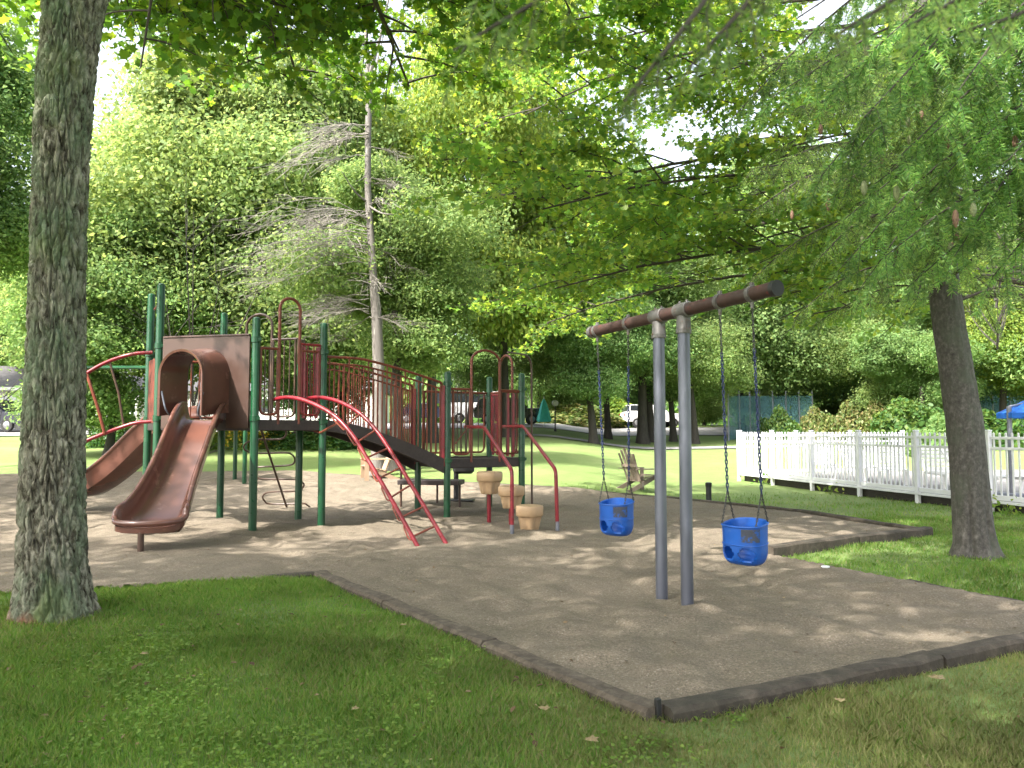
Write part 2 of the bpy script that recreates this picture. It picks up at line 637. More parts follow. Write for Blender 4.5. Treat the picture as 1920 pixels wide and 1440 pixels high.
def maple_bark():
    k = N('lichened_maple_bark')
    v = k.coord((1, 1, .30))
    v2 = k.coord((1, 1, .55))
    plate = k.noise(v, 24, 8, .70, .5)
    crack = k.ramp(plate, [(.34, (.018, .016, .012)), (.44, (.100, .088, .064)), (.55, (.31, .29, .225)), (.75, (.50, .47, .37))])
    lich = k.ramp(k.noise(v2, 2.1, 6, .7), [(.44, (0, 0, 0)), (.60, (1, 1, 1))])
    lg = k.ramp(k.noise(v2, 26, 5, .7), [(.32, (.070, .095, .050)), (.56, (.18, .23, .145)), (.78, (.32, .38, .25))])
    on = k.ramp(plate, [(.36, (0, 0, 0)), (.5, (1, 1, 1))])
    mul = k.n('ShaderNodeMix', data_type='RGBA', blend_type='MULTIPLY')
    mul.inputs[0].default_value = 1
    k.l(lich, mul.inputs[6]); k.l(on, mul.inputs[7])
    c = k.mix(mul.outputs[2], crack, lg)
    moss = k.ramp(k.noise(v2, 1.5, 4, .6), [(.56, (0, 0, 0)), (.68, (.75, .75, .75))])
    c = k.mix(moss, c, (.14, .175, .060))
    # reddish bare bark round the foot
    sx = k.n('ShaderNodeSeparateXYZ')
    tc = k.n('ShaderNodeTexCoord')
    k.l(tc.outputs['Object'], sx.inputs[0])
    ad = k.n('ShaderNodeMath', operation='ADD')
    nm = k.n('ShaderNodeMath', operation='MULTIPLY')
    nm.inputs[1].default_value = .75
    k.l(k.noise(v2, 5, 4), nm.inputs[0])
    k.l(sx.outputs[2], ad.inputs[0]); k.l(nm.outputs[0], ad.inputs[1])
    foot = k.ramp(ad.outputs[0], [(.30, (.8, .8, .8)), (.42, (0, 0, 0))])
    c = k.mix(foot, c, (.34, .15, .085))
    k.l(c, k.b.inputs['Base Color'])
    k.b.inputs['Roughness'].default_value = .9
    k.b.inputs['Specular IOR Level'].default_value = .2
    b = k.bump(plate, .9, .035)
    b = k.bump(k.noise(v2, 60, 5, .7), .5, .01, b)
    k.l(b, k.b.inputs['Normal'])
    return k.m


def spruce_bark():
    k = N('spruce_bark')
    v = k.coord((1, 1, .7))
    c = k.ramp(k.noise(v, 24, 6, .7), [(.28, (.024, .021, .019)), (.52, (.068, .062, .055)), (.78, (.16, .15, .135))])
    c = k.mix(k.ramp(k.noise(v, 3.2, 5, .65), [(.50, (0, 0, 0)), (.66, (.8, .8, .8))]), c, (.060, .068, .048))
    sm = k.ramp(k.noise(k.coord((1, 1, 4)), 4, 4), [(.5, (0, 0, 0)), (.75, (.5, .5, .5))])
    c = k.mix(sm, c, (.05, .043, .037))
    k.l(c, k.b.inputs['Base Color'])
    k.b.inputs['Roughness'].default_value = .9
    k.l(k.bump(k.noise(v, 40, 6, .7), .7, .015), k.b.inputs['Normal'])
    return k.m


M['lawn'] = lawn_material()
M['sand'] = sand_material()
M['road'] = road_material()
M['timber'] = timber_material()
M['timber_pale'] = timber_pale()
M['maple_bark'] = maple_bark()
M['spruce_bark'] = spruce_bark()


# ------------------------------------------------------------------ ground
def vnoise(x, y, seed=0):
    """smooth value noise for numpy arrays"""
    rng = np.random.RandomState(seed)
    T = rng.rand(256, 256)
    xi = np.floor(x).astype(int); yi = np.floor(y).astype(int)
    fx = x - xi; fy = y - yi
    fx = fx * fx * (3 - 2 * fx); fy = fy * fy * (3 - 2 * fy)
    a = T[xi % 256, yi % 256]; b = T[(xi + 1) % 256, yi % 256]
    c = T[xi % 256, (yi + 1) % 256]; d = T[(xi + 1) % 256, (yi + 1) % 256]
    return (a * (1 - fx) + b * fx) * (1 - fy) + (c * (1 - fx) + d * fx) * fy


def in_poly(x, y, poly):
    ins = np.zeros(x.shape, bool)
    n = len(poly)
    for i in range(n):
        x0, y0 = poly[i][:2]; x1, y1 = poly[(i + 1) % n][:2]
        c = ((y0 > y) != (y1 > y)) & (x < (x1 - x0) * (y - y0) / (y1 - y0 + 1e-12) + x0)
        ins ^= c
    return ins


def edge_dist(x, y, poly):
    best = np.full(x.shape, 1e9); bx = x.copy(); by = y.copy()
    n = len(poly)
    for i in range(n):
        x0, y0 = poly[i][:2]; x1, y1 = poly[(i + 1) % n][:2]
        dx, dy = x1 - x0, y1 - y0
        t = np.clip(((x - x0) * dx + (y - y0) * dy) / (dx * dx + dy * dy), 0, 1)
        px, py = x0 + t * dx, y0 + t * dy
        d = np.hypot(x - px, y - py)
        m = d < best
        best = np.where(m, d, best); bx = np.where(m, px, bx); by = np.where(m, py, by)
    return best, bx, by


tA = G(1230, 1352)[:2]
tB = G(1922, 1215)[:2]
tD = G(1740, 1005)[:2]
tC = G(1440, 1047)[:2]
tE = G(600, 1085)[:2]
dirAB = (tB - tA) / np.linalg.norm(tB - tA)
tBc = tA + dirAB * 4.35
back = [G(px, py)[:2] for px, py in ((1500, 967), (1240, 937), (1000, 915), (800, 905), (640, 893), (560, 886), (300, 888), (0, 893))]
left = [np.array((-15.5, 19.0)), np.array((-14.0, 12.0)), np.array((-9.0, 7.2))]
front = [G(0, 1112)[:2], G(180, 1106)[:2], G(300, 1099)[:2], G(460, 1092)[:2]]
tR = tBc + (tC - tBc) * 0.0
SAND = [tA, tBc, tC, tD] + back + left + front + [tE]


def sand_h(x, y):
    d, _, _ = edge_dist(x, y, SAND)
    z = .066 - .02 * smooth(d / 1.2)
    z = z + .070 * (vnoise(x * 1.3, y * 1.3, 1) - .5) * smooth(d / .5)
    z = z + .062 * (vnoise(x * 3.1 + 9, y * 3.6, 2) - .5) * smooth(d / .4)
    z = z + .042 * (vnoise(x * 6.3, y * 8.3 + 5, 3) - .5) * smooth(d / .25)
    z = z + .012 * (vnoise(x * 17.3, y * 18.3 + 5, 4) - .5)
    for (hx, hy, hr, hd) in ((.95, 7.1, .45, -.06), (1.75, 5.85, .45, -.06), (1.31, 6.72, .16, .03), (1.45, 6.4, .16, .03), (-4.1, 8.4, .6, -.05)):
        z = z + hd * np.exp(-((x - hx) ** 2 + (y - hy) ** 2) / (hr * hr))
    t = terrain(x, y)
    e = smooth((y - 11) / 3)
    return np.maximum(z * (1 - e), t * (1 - e) + .02 + .35 * (z - .045)) * (1 - e) + (t + z) * e


def build_ground():
    u = np.linspace(-1, 1, 281)
    xs = 4 + 130 * np.sign(u) * np.abs(u) ** 2.6
    vv = np.linspace(0, 1, 301)
    ys = -25 + 30 * vv + 215 * vv ** 3.2
    X, Y = np.meshgrid(xs, ys)
    Z = terrain(X, Y) + .02 * (vnoise(X * 1.1, Y * 1.1, 8) - .5)
    ed, _, _ = edge_dist(X, Y, SAND)
    Z = Z - .16 * in_poly(X, Y, SAND) * smooth((ed - .25) / .3)
    ny, nx = X.shape
    V = np.stack([X.ravel(), Y.ravel(), Z.ravel()], 1)
    i = np.arange(nx * ny).reshape(ny, nx)
    Fq = np.stack([i[:-1, :-1].ravel(), i[:-1, 1:].ravel(), i[1:, 1:].ravel(), i[1:, :-1].ravel()], 1)
    o = link_mesh('lawn', fast_mesh('lawn', V, Fq), M['lawn'], None, True)
    tag(o, 'mown grass lawn around the sandy play area', kind='structure')
    # sand: a fine grid clipped to the play area
    def sheet(x0, x1, y0, y1, st):
        X, Y = np.meshgrid(np.arange(x0, x1 + st / 2, st), np.arange(y0, y1 + st / 2, st))
        ny, nx = X.shape
        i = np.arange(nx * ny).reshape(ny, nx)
        Fq = np.stack([i[:-1, :-1].ravel(), i[:-1, 1:].ravel(), i[1:, 1:].ravel(), i[1:, :-1].ravel()], 1)
        cx = X.ravel()[Fq].mean(1); cy_ = Y.ravel()[Fq].mean(1)
        Fq = Fq[in_poly(cx, cy_, SAND)]
        x = X.ravel(); y = Y.ravel()
        ins = in_poly(x, y, SAND)
        d, bx, by = edge_dist(x, y, SAND)
        used = np.unique(Fq)
        remap = -np.ones(len(x), int); remap[used] = np.arange(len(used))
        x = np.where(ins, x, bx)[used]; y = np.where(ins, y, by)[used]
        z = sand_h(x, y)
        z[~ins[used]] -= .03
        return np.stack([x, y, z], 1), remap[Fq]
    V, Fq = sheet(-16, 6.5, 3.6, 21.5, .055)
    o = link_mesh('play_sand', fast_mesh('play_sand', V, Fq), M['sand'], None, True)
    tag(o, 'grey brown coarse sand with footprints under the play equipment', kind='structure')


build_ground()


def strip(name, pts, width, m, label, dz=.02, n=40):
    """a path or road draped on the lawn"""
    c = bez(pts, n)
    rows = []
    for i, p in enumerate(c):
        t = c[min(i + 1, len(c) - 1)] - c[max(i - 1, 0)]
        t = t[:2] / np.linalg.norm(t[:2])
        nrm = np.array([-t[1], t[0]])
        wd = width if not hasattr(width, '__len__') else width[0] + (width[1] - width[0]) * i / len(c)
        rows.append([p[:2] + nrm * wd * k for k in np.linspace(-.5, .5, 9)])
    A = np.array(rows)
    V = np.concatenate([A.reshape(-1, 2), (terrain(A[..., 0], A[..., 1]).ravel() + dz + .03)[:, None]], 1)
    ny, nx = A.shape[:2]
    i = np.arange(nx * ny).reshape(ny, nx)
    Fq = np.stack([i[:-1, :-1].ravel(), i[:-1, 1:].ravel(), i[1:, 1:].ravel(), i[1:, :-1].ravel()], 1)
    tag(link_mesh(name, fast_mesh(name, V, Fq), m, None, True), label, kind='structure')


strip('road', [(-70, 39, 0), (-34, 40, 0), (-20, 45, 0), (0, 51, 0), (20, 54, 0), (45, 57, 0), (90, 60, 0)], 10, M['road'],
      'pale asphalt road and parking strip beyond the lawn')
strip('side_path', [(-1, 38.5, 0), (8, 37.2, 0), (16, 39.5, 0)], (1.6, 1.2), M['road'],
      'narrow grey path under the far trees', .015, 16)


# ------------------------------------------------------------------ timbers round the sand
def timber(a, b, top, label, wd=.15, ht=.2, m_='timber'):
    a = np.array([a[0], a[1], 0.0]); b = np.array([b[0], b[1], 0.0])
    za = top[0] - ht / 2; zb = top[1] - ht / 2
    m = MB()
    n = max(3, int(np.linalg.norm(b - a) / .22))
    t = (b - a) / np.linalg.norm(b - a)
    sd = np.array([-t[1], t[0], 0])
    rings = []
    rg = random.Random(int(a[0] * 100 + b[1] * 37))
    for i in range(n + 1):
        q = i / n
        c = a + (b - a) * q + np.array([0, 0, za + (zb - za) * q])
        c = c + sd * rg.uniform(-.006, .006) + np.array([0, 0, rg.uniform(-.007, .007)])
        w2, h2, bv = wd / 2 + rg.uniform(-.005, .005), ht / 2, .018 + rg.uniform(-.004, .008)
        rings.append([c + sd * x + np.array([0, 0, z]) for x, z in (
            (-w2, -h2), (w2, -h2), (w2, h2 - bv), (w2 - bv, h2), (-w2 + bv, h2), (-w2, h2 - bv))])
    m.loft(rings)
    o = m.build('landscape_timber', M[m_], None)
    tag(o, label, 'timber', 'timbers edging the sand')
    return o


def lerp(a, b, t): return a + (b - a) * t


pe = .012
timber(lerp(tA, tBc, pe), lerp(tA, tBc, .50), (.084, .084), 'dark edging timber with exposed face at the near right corner of the sand')
timber(lerp(tA, tBc, .505), lerp(tA, tBc, 1), (.084, .09), 'edging timber running out of frame at the right of the sand')
timber(lerp(tA, tE, .0), lerp(tA, tE, .33), (.086, .086), 'half buried edging timber left of the near corner stake', m_='timber_pale')
timber(lerp(tA, tE, .334), lerp(tA, tE, .66), (.086, .088), 'half buried edging timber along the middle of the near left lawn edge', m_='timber_pale')
timber(lerp(tA, tE, .664), lerp(tA, tE, 1), (.088, .088), 'half buried edging timber at the inner corner of the near left lawn', m_='timber_pale')
timber(tE + (0.06, .05), front[2], (.092, .088), 'thin dark edging timber between near left lawn and sand', .12, .14)
timber(lerp(tC, tD, 0), lerp(tC, tD, .49), (.15, .15), 'dark edging timber behind the right blue bucket swing')
timber(lerp(tC, tD, .495), lerp(tC, tD, 1), (.15, .13), 'weathered edging timber pointing at the leaning spruce trunk')
timber(lerp(tBc, tC, .1), lerp(tBc, tC, .5), (.06, .055), 'sunken edging timber at the right side of the swing bay', .13, .12)
timber(tD, back[0], (.10, .10), 'low edging timber on the lawn side near the spruce', .13, .16)
timber(back[0], back[1], (.095, .09), 'long low edging timber in front of the white pool fence', .13, .16)
for i, txt in ((1, 'beside the wooden lounge chair'), (2, 'behind the tan stepping pods'), (3, 'in front of the bare grey tree')):
    a, b = back[i], back[i + 1]
    timber(a, b, (tz(*a) + .07, tz(*b) + .07), 'low far edging timber ' + txt, .13, .16)

m = MB().box((tA[0] + .01, tA[1] + .0, .07), (.03, .03, .12), .4, .004)
tag(m.build('corner_stake', M['black_metal']), 'short black stake at the near corner of the sand edging', 'stake')

# ------------------------------------------------------------------ swing set
pole1, pole2 = G(1241, 1130), G(1289, 1146)
sA = P(1119, 611, 7.27); sB = P(1462, 550, 5.53)
bz = (P(1237, 592, pole1[1])[2] + P(1286, 583, pole2[1])[2]) / 2
b_dir = (pole2 - pole1)[:2]; b_dir /= np.linalg.norm(b_dir)
sf = thing('swing_frame', (pole1[0], pole1[1], .05), 'two grey posts carrying a rusty brown overhead pipe for the swings', 'swing frame')


def on_beam(px):
    """the place on the overhead pipe seen at photo column px"""
    k = (px - 960) / F
    s = (k * pole1[1] - pole1[0]) / (b_dir[0] - k * b_dir[1])
    # depth in the camera is along its tilted axis; the slip is under a centimetre here
    return np.array([pole1[0] + b_dir[0] * s, pole1[1] + b_dir[1] * s, bz])


e0, e1 = on_beam(1110), on_beam(1461)
MB().tube([e0, e1], .054, 20).build('overhead_pipe', M['rust_pipe'], sf, True)
ax = (e1 - e0) / np.linalg.norm(e1 - e0)
mm = MB(); mm.tube([e1 - ax * .03, e1 + ax * .012], .060, 20)
mm.build('end_cap', M['black_metal'], sf, True)
mm = MB(); mm.tube([e0 - ax * .012, e0 + ax * .05], .061, 20)
mm.build('end_cap', M['cast_grey'], sf, True)
for p in (pole1, pole2):
    q = MB().tube([(p[0], p[1], -.15), (p[0], p[1], bz - .07)], .0525, 20)
    q.build('post', M['galv'], sf, True)
    q = MB()
    q.tube([(p[0], p[1], bz - .20), (p[0], p[1], bz - .165), (p[0], p[1], bz - .16), (p[0], p[1], bz - .05)], [.066, .066, .062, .058], 18)
    c = np.array([p[0], p[1], bz])
    q.tube([c - ax * .085, c - ax * .08, c + ax * .08, c + ax * .085], [.062, .068, .068, .062], 18)
    q.build('tee_fitting', M['cast_grey'], sf, True)
    for s in (-1, 1):
        MB().tube([c + ax * .05 * s + np.array([0, 0, .06]), c + ax * .05 * s + np.array([0, 0, .085])], .012, 6).build('bolt', M['cast_grey'], sf)


def chain_mesh(m, a, b, link=.036, r=.0040, wide=.014):
    """real interlocking links from a to b"""
    a = np.array(a, float); b = np.array(b, float)
    L = np.linalg.norm(b - a); t = (b - a) / L
    ref = np.array([1.0, 0, 0]) if abs(t[0]) < .9 else np.array([0, 1.0, 0])
    u = np.cross(t, ref); u /= np.linalg.norm(u); v = np.cross(t, u)
    n = int(L / (link * .78))
    st = L / n
    for i in range(n):
        c = a + t * (i + .5) * st
        s = u if i % 2 else v
        pts = []
        h = link / 2 - wide / 2
        for k in range(10):
            an = 2 * math.pi * k / 10
            pts.append(c + s * math.cos(an) * wide / 2 + t * (math.sin(an) * wide / 2 + (h if math.sin(an) > 1e-6 else -h)))
        m.tube(pts, r, 5, closed=True)
    return m


def bucket(pxa, pxb, label, seat_px, seat_top, seat_bot, yaw):
    a, b = on_beam(pxa), on_beam(pxb)
    mid = (a + b) / 2
    d = mid[1]
    sc = P(seat_px, (seat_top + seat_bot) / 2, d)
    zt = P(seat_px, seat_top, d)[2]; zb = P(seat_px, seat_bot, d)[2]
    root = thing('bucket_swing', (mid[0], mid[1], zb), label, 'swing', 'blue bucket swings')
    # clamps on the pipe
    for h in (a, b):
        q = MB()
        q.tube([h - ax * .022, h - ax * .02, h + ax * .02, h + ax * .022], [.056, .064, .064, .056], 18)
        q.box(h + np.array([0, 0, .07]), (.03, .03, .035), math.atan2(ax[1], ax[0]), .004)
        q.tube([h + np.array([0, 0, -.06]), h + np.array([0, 0, -.11])], [.018, .012], 8)
        q.build('pipe_clamp', M['cast_grey'], root, True)
    H = zt - zb
    cx, cy_, z0 = sc[0], sc[1], zb
    ca, sa = math.cos(yaw), math.sin(yaw)

    def W(x, y, z):          # x sideways of the seat, y to its front, z up
        return np.array([cx + x * ca - y * sa, cy_ + x * sa + y * ca, z0 + z])
    # tub: rounded rectangle rings, high back and high sides, leg openings low in front
    hw, hd = .162, .125
    nth, nz = 64, 22
    zprof = np.linspace(0, 1, nz)
    rings = []
    for f in zprof:
        k = (1 - (1 - min(1, f / .38)) ** 2.3) ** .5 if f < .38 else 1.0
        k = max(k, .18)
        rg = []
        for i in range(nth):
            an = 2 * math.pi * i / nth
            cc, ss = math.cos(an), math.sin(an)
            p = 2.9
            rr = (abs(cc) ** p + abs(ss) ** p) ** (-1 / p)
            top = 1.0 - .10 * max(0, ss) - .05 * abs(cc) ** 3 + .04 * max(0, -ss)
            flare = 1 + .05 * max(0, f - .6)
            rg.append((rr * cc * hw * (.62 + .38 * k) * flare, rr * ss * hd * (.55 + .45 * k) * flare, f * H * top))
        rings.append(rg)
    th = .012
    vs, fs = [], []
    for rg in rings:
        for (x, y, z) in rg:
            vs.append(W(x, y, z))
    no = len(vs)
    for rg in rings:
        for (x, y, z) in rg:
            l = math.hypot(x, y) + 1e-6
            vs.append(W(x * (1 - th / l), y * (1 - th / l), z + (th if z < H * .2 else 0)))

    def hole(i, j):
        x = (rings[j][i][0] + rings[j][(i + 1) % nth][0]) / 2
        y = (rings[j][i][1] + rings[j][(i + 1) % nth][1]) / 2
        f = (zprof[j] + zprof[min(j + 1, nz - 1)]) / 2
        if y < .02: return False
        e = ((abs(x) - .082) / .062) ** 2 + ((f - .28) / .19) ** 2
        return e < 1
    H_ = {(i, j): hole(i, j) for i in range(nth) for j in range(nz - 1)}
    for j in range(nz - 1):
        for i in range(nth):
            if H_[(i, j)]: continue
            k = (i + 1) % nth
            a0, a1, b0, b1 = j * nth + i, j * nth + k, (j + 1) * nth + i, (j + 1) * nth + k
            fs.append((a0, a1, b1, b0))
            fs.append((no + a1, no + a0, no + b0, no + b1))
            for (di, dj, e) in ((1, 0, (a1, b1)), (-1, 0, (b0, a0)), (0, 1, (b1, b0)), (0, -1, (a0, a1))):
                nb = ((i + di) % nth, j + dj)
                if (nb in H_ and H_[nb]) or nb[1] == nz - 1:
                    fs.append((e[0], e[1], no + e[1], no + e[0]) if False else (e[1], e[0], no + e[0], no + e[1]))
    fs.append(tuple(range(nth - 1, -1, -1)))
    fs.append(tuple(range(no, no + nth)))
    q = MB(); q.add(vs, fs)
    seat = q.build('seat', M['blue_rubber'], root, True, 50)
    # rolled rim and seam band
    q = MB()
    q.tube([W(x, y, z) for (x, y, z) in rings[-1]], .0085, 6, closed=True)
    q.tube([W(x * 1.01, y * 1.01, z) for (x, y, z) in rings[11]], .005, 5, closed=True)
    q.build('rim', M['blue_rubber'], seat, True)
    # worn dark lining patch seen on the front right face
    q = MB()
    cols = range(19, 29)
    vv, ff = [], []
    for jj, j in enumerate(range(13, 21)):
        for i in cols:
            x, y, z = rings[j][i]
            vv.append(W(x * 1.018, y * 1.018, z))
    nc = len(cols)
    for jj in range(7):
        for ii in range(nc - 1):
            ff.append((jj * nc + ii, jj * nc + ii + 1, (jj + 1) * nc + ii + 1, (jj + 1) * nc + ii))
    q.add(vv, ff)
    q.build('worn_patch', M['dark_patch'], seat)
    # hangers and chains: each side splits to front and back of the tub
    for h, sgn in ((a, -1), (b, 1)):
        if np.dot((b - a)[:2], np.array([ca, sa])) < 0: sgn = -sgn
        top = h + np.array([0, 0, -.11])
        c1, c2 = W(sgn * hw * .92, hd * .66, H * .91), W(sgn * hw * .92, -hd * .66, H * .98)
        fork = (c1 + c2) / 2 + np.array([0, 0, .24])
        brk = top + (fork - top) * .22
        chain_mesh(MB(), top, brk).build('chain', M['chain'], root, True)
        chain_mesh(MB(), brk, fork, .038, .0050, .0165).build('coated_chain', M['blue_chain'], root, True)
        for cc in (c1, c2):
            q = chain_mesh(MB(), fork, cc, .030, .0032, .011)
            q.build('fork_chain', M['chain'], root, True)
    return root


yw = math.atan2(ax[1], ax[0])
bucket(1121, 1179, 'blue bucket swing hanging left of the two grey posts', 1156, 939, 1003, yw + .42 + math.pi)
bucket(1353, 1414, 'blue bucket swing hanging right of the two grey posts', 1397, 978, 1057, yw + .28 + math.pi)

# ------------------------------------------------------------------ the play structure
p1 = G(473, 1000, .03); p2 = G(559, 975, .03); p3 = G(602, 988, .03)
pb = G(412, 970, .03)
p0 = np.array([0.0, 0, 0]); p0[:2] = P(298, 700, 11.55)[:2]
r1 = np.array([0.0, 0, 0]); r1[:2] = P(280, 700, 12.5)[:2]
bridge_v = np.array([1.86, 1.19, 0])
q1 = G(838, 972, .03)
q4 = q1 + (p2 - p3)
bd = (q1 - p3); bd[2] = 0; bd /= np.linalg.norm(bd)
q2 = q1 + bd * 1.5; q3 = q4 + bd * 1.5
DZ, QZ = 1.64, 1.00
ps = thing('play_structure', (-3.0, 12.4, .03), 'large green, red and brown climbing structure with slides and a bridge', 'playground')


def post(p, top, r=.058):
    q = MB()
    q.lathe([(r, -.2), (r, top - .03), (r * .92, top - .012), (r * .6, top), (r * .1, top + .006)], (p[0], p[1], 0), 20)
    o = q.build('post', M['green_paint'], ps, True)
    return o


def collar(p, z, o):
    q = MB()
    q.lathe([(.062, z - .045), (.069, z - .04), (.069, z + .04), (.062, z + .045)], (p[0], p[1], 0), 18)
    q.box((p[0] + .062, p[1] - .03, z), (.05, .03, .05), .4, .005)
    q.build('collar', M['green_paint'], o, True)


def zt(px, py, p): return P(px, py, p[1])[2]


for p, top, cz in ((p0, zt(298, 532, p0), (2.78, DZ + .05)), (r1, zt(280, 551, r1), (2.75, DZ + .05)), (p1, zt(473, 595, p1), (2.83, DZ + .04)),
                   (pb, DZ + 1.9, ()), (p3, zt(599, 606, p3), (2.72, DZ)), (q1, zt(837, 697, q1), (2.30, QZ)),
                   (q2, zt(975, 700, q2), (2.25, QZ)), (q3, zt(911, 707, q3), (2.2,)), (q4, 2.5, (QZ,))):
    o = post(p, top)
    for z in cz: collar(p, z, o)
# the brown sleeved post between the decks
o = post(p2, zt(558, 648, p2))
q = MB(); q.lathe([(.060, 2.62), (.066, 2.63), (.066, 3.02), (.05, 3.03)], (p2[0], p2[1], 0), 16)
q.build('sleeve', M['brown_steel'], o, True)


def deck(poly, z, name='deck'):
    q = MB()
    c = sum(poly) / len(poly)
    pp = [p + (c - p) * .02 for p in poly]
    q.prism(pp, z - .13, z)
    o = q.build(name, M['deck'], ps)
    e = MB()
    for i in range(len(pp)):
        a, b = pp[i].copy(), pp[(i + 1) % len(pp)].copy()
        a[2] = b[2] = z - .055
        e.beam(a, b, .035, .16, .01)
    e.build('deck_rim', M['deck'], o)


deck([p0, p1, p2, pb], DZ)
deck([p1, p3, p2], DZ)
deck([r1, p0, pb], DZ)
deck([q1, q2, q3, q4], QZ)


def at(a, b, t, z):
    c = a + (b - a) * t
    return np.array([c[0], c[1], z])


def barrier(a, b, t0, t1, z0, z1, n, m='rust_paint', pm='brown_steel', r=.019, name='barrier', plate=False):
    """rounded frame with upright bars"""
    q = MB()
    pts = fillet([at(a, b, t0, z1), at(a, b, t0, z0), at(a, b, t1, z0), at(a, b, t1, z1)], .10)
    q.tube(pts, r, 8)
    q.tube([at(a, b, t0 - .03, z1), at(a, b, t1 + .03, z1)], r * 1.1, 8)
    o = q.build(name, M[m], ps, True)
    for i in range(n):
        t = t0 + (t1 - t0) * (i + 1) / (n + 1)
        MB().tube([at(a, b, t, z0), at(a, b, t, z1)], .011, 6).build('bar', M[pm], o, True)
    if plate:
        for t in plate:
            MB().beam(at(a, b, t, z0 - .05), at(a, b, t, z1 - .03), .05, .012, .003).build('end_plate', M['red_paint'], o)
    return o


def gateway(a, b, z, rail, archtop, ta, tb, m='rust_paint', n1=2, n2=2, pl=True, rr=.024):
    """entry: a hooped arch between two low barriers"""
    q = MB()
    wd = np.linalg.norm((b - a)[:2]) * (tb - ta)
    h = min(.2, wd / 2)
    pts = [at(a, b, ta, z - .04), at(a, b, ta, archtop - h)]
    for k in range(1, 10):
        an = math.pi * k / 10
        pts.append(at(a, b, (ta + tb) / 2 - (tb - ta) / 2 * math.cos(an), archtop - h + h * math.sin(an)))
    pts += [at(a, b, tb, archtop - h), at(a, b, tb, z - .04)]
    q.tube(pts, rr, 10)
    q.build('entry_arch', M[m], ps, True)
    if ta > .12: barrier(a, b, .07, ta - .02, z + .10, rail, n1, m)
    if tb < .88: barrier(a, b, tb + .02, .93, z + .10, rail, n2, m)


# entry at the front edge of the small deck (to the ladder)
gateway(p1, p3, DZ, zt(540, 661, p3), zt(540, 560, (p1 + p3) / 2), .33, .63, 'rust_paint', 3, 3)
barrier(p1, p3, .66, .94, DZ + .1, 2.82, 2, 'red_paint', 'red_paint', plate=(.70, .90))
# entry on the far edge (to the coil climber)
gateway(pb, p2, DZ, zt(490, 640, pb), zt(480, 589, (pb + p2) / 2), .30, .63, 'brown_steel', 3, 3)
# guard on the far left deck, red plates
barrier(r1, pb, .1, .9, DZ + .08, 2.66, 6, 'rust_paint', 'rust_paint')
q = MB()
a_, b_ = at(r1, p0, .18, 0), at(r1, p0, .62, 0)
for t in (.20, .34, .48, .62):
    q.beam(at(r1, p0, t, DZ - .02), at(r1, p0, t, 2.62), .075, .014, .003)
q.build('red_guard_panel', M['rust_paint'], ps)
q = MB()
q.tube([at(r1, p0, .80, DZ - .05), at(r1, p0, .80, 3.52)], .021, 10)
q.tube([at(r1, p0, .80, 3.45), at(r1, p0, .38, 3.43)], .017, 8)
q.build('grab_pole', M['red_paint'], ps, True)

# hooded slide panel with an arched opening
pz0, pz1 = DZ - .10, zt(385, 635, p0)
ex = (p1 - p0); ex[2] = 0
pl_len = np.linalg.norm(ex); ex /= pl_len
ey = np.array([ex[1], -ex[0], 0])            # out of the tower, towards the viewer
if ey[1] > 0: ey = -ey
L0, L1 = .085, pl_len - .085
acx = .5 * pl_len + .03
aw = .335
asp = DZ + .70


def PP(u, z, out=0.0):
    c = p0 + ex * u + ey * out
    return np.array([c[0], c[1], z])


def arch_uv(wd, base, spring, n=18):
    pts = [(acx - wd, base)]
    for k in range(n + 1):
        an = math.pi * (1 - k / n)
        pts.append((acx + wd * math.cos(an), spring + wd * math.sin(an)))
    pts.append((acx + wd, base))
    return pts


inner = arch_uv(aw, pz0, asp)
outer = []
for (u, z) in inner:                       # push each arch point to the panel border
    du, dz = u - acx, z - (asp - .1)
    ks = []
    if du > 1e-6: ks.append((L1 - acx) / du)
    if du < -1e-6: ks.append((L0 - acx) / du)
    if dz > 1e-6: ks.append((pz1 - (asp - .1)) / dz)
    if dz < -1e-6: ks.append((pz0 - (asp - .1)) / dz)
    k = min(ks)
    outer.append((acx + du * k, asp - .1 + dz * k))
outer[0] = (L0, pz0); outer[-1] = (L1, pz0)
# make the border corners crisp
for cu in (L0, L1):
    j = min(range(1, len(outer) - 1), key=lambda i: math.hypot(outer[i][0] - cu, outer[i][1] - pz1))
    outer[j] = (cu, pz1)
q = MB()
n = len(inner)
vs = []
for out in (.0, .035):
    vs += [PP(u, z, out) for u, z in inner] + [PP(u, z, out) for u, z in outer]
fs = []
for i in range(n - 1):
    fs.append((2 * n + i, 2 * n + i + 1, 3 * n + i + 1, 3 * n + i))
    fs.append((i + 1, i, n + i, n + i + 1))
    fs.append((i, i + 1, 2 * n + i + 1, 2 * n + i))
    fs.append((n + i + 1, n + i, 3 * n + i, 3 * n + i + 1))
q.add(vs, fs)
q.beam(PP(L0, pz1 + .012, .02), PP(L1, pz1 + .012, .02), .06, .03, .008)
q.box(PP((L0 + acx - aw) / 2, pz0 + .2, .036), (.02, .03, .02))
q.build('slide_panel', M['panel'], ps)

# the slide: a U-shaped trough swept down to the sand
lip = G(270, 994, .34)
top = PP(acx - .0, DZ + .02, .02)
sv = lip - top; sv[2] = 0
SL = np.linalg.norm(sv); sv /= SL
ss_ = np.array([sv[1], -sv[0], 0])           # sideways, to the right seen from the deck


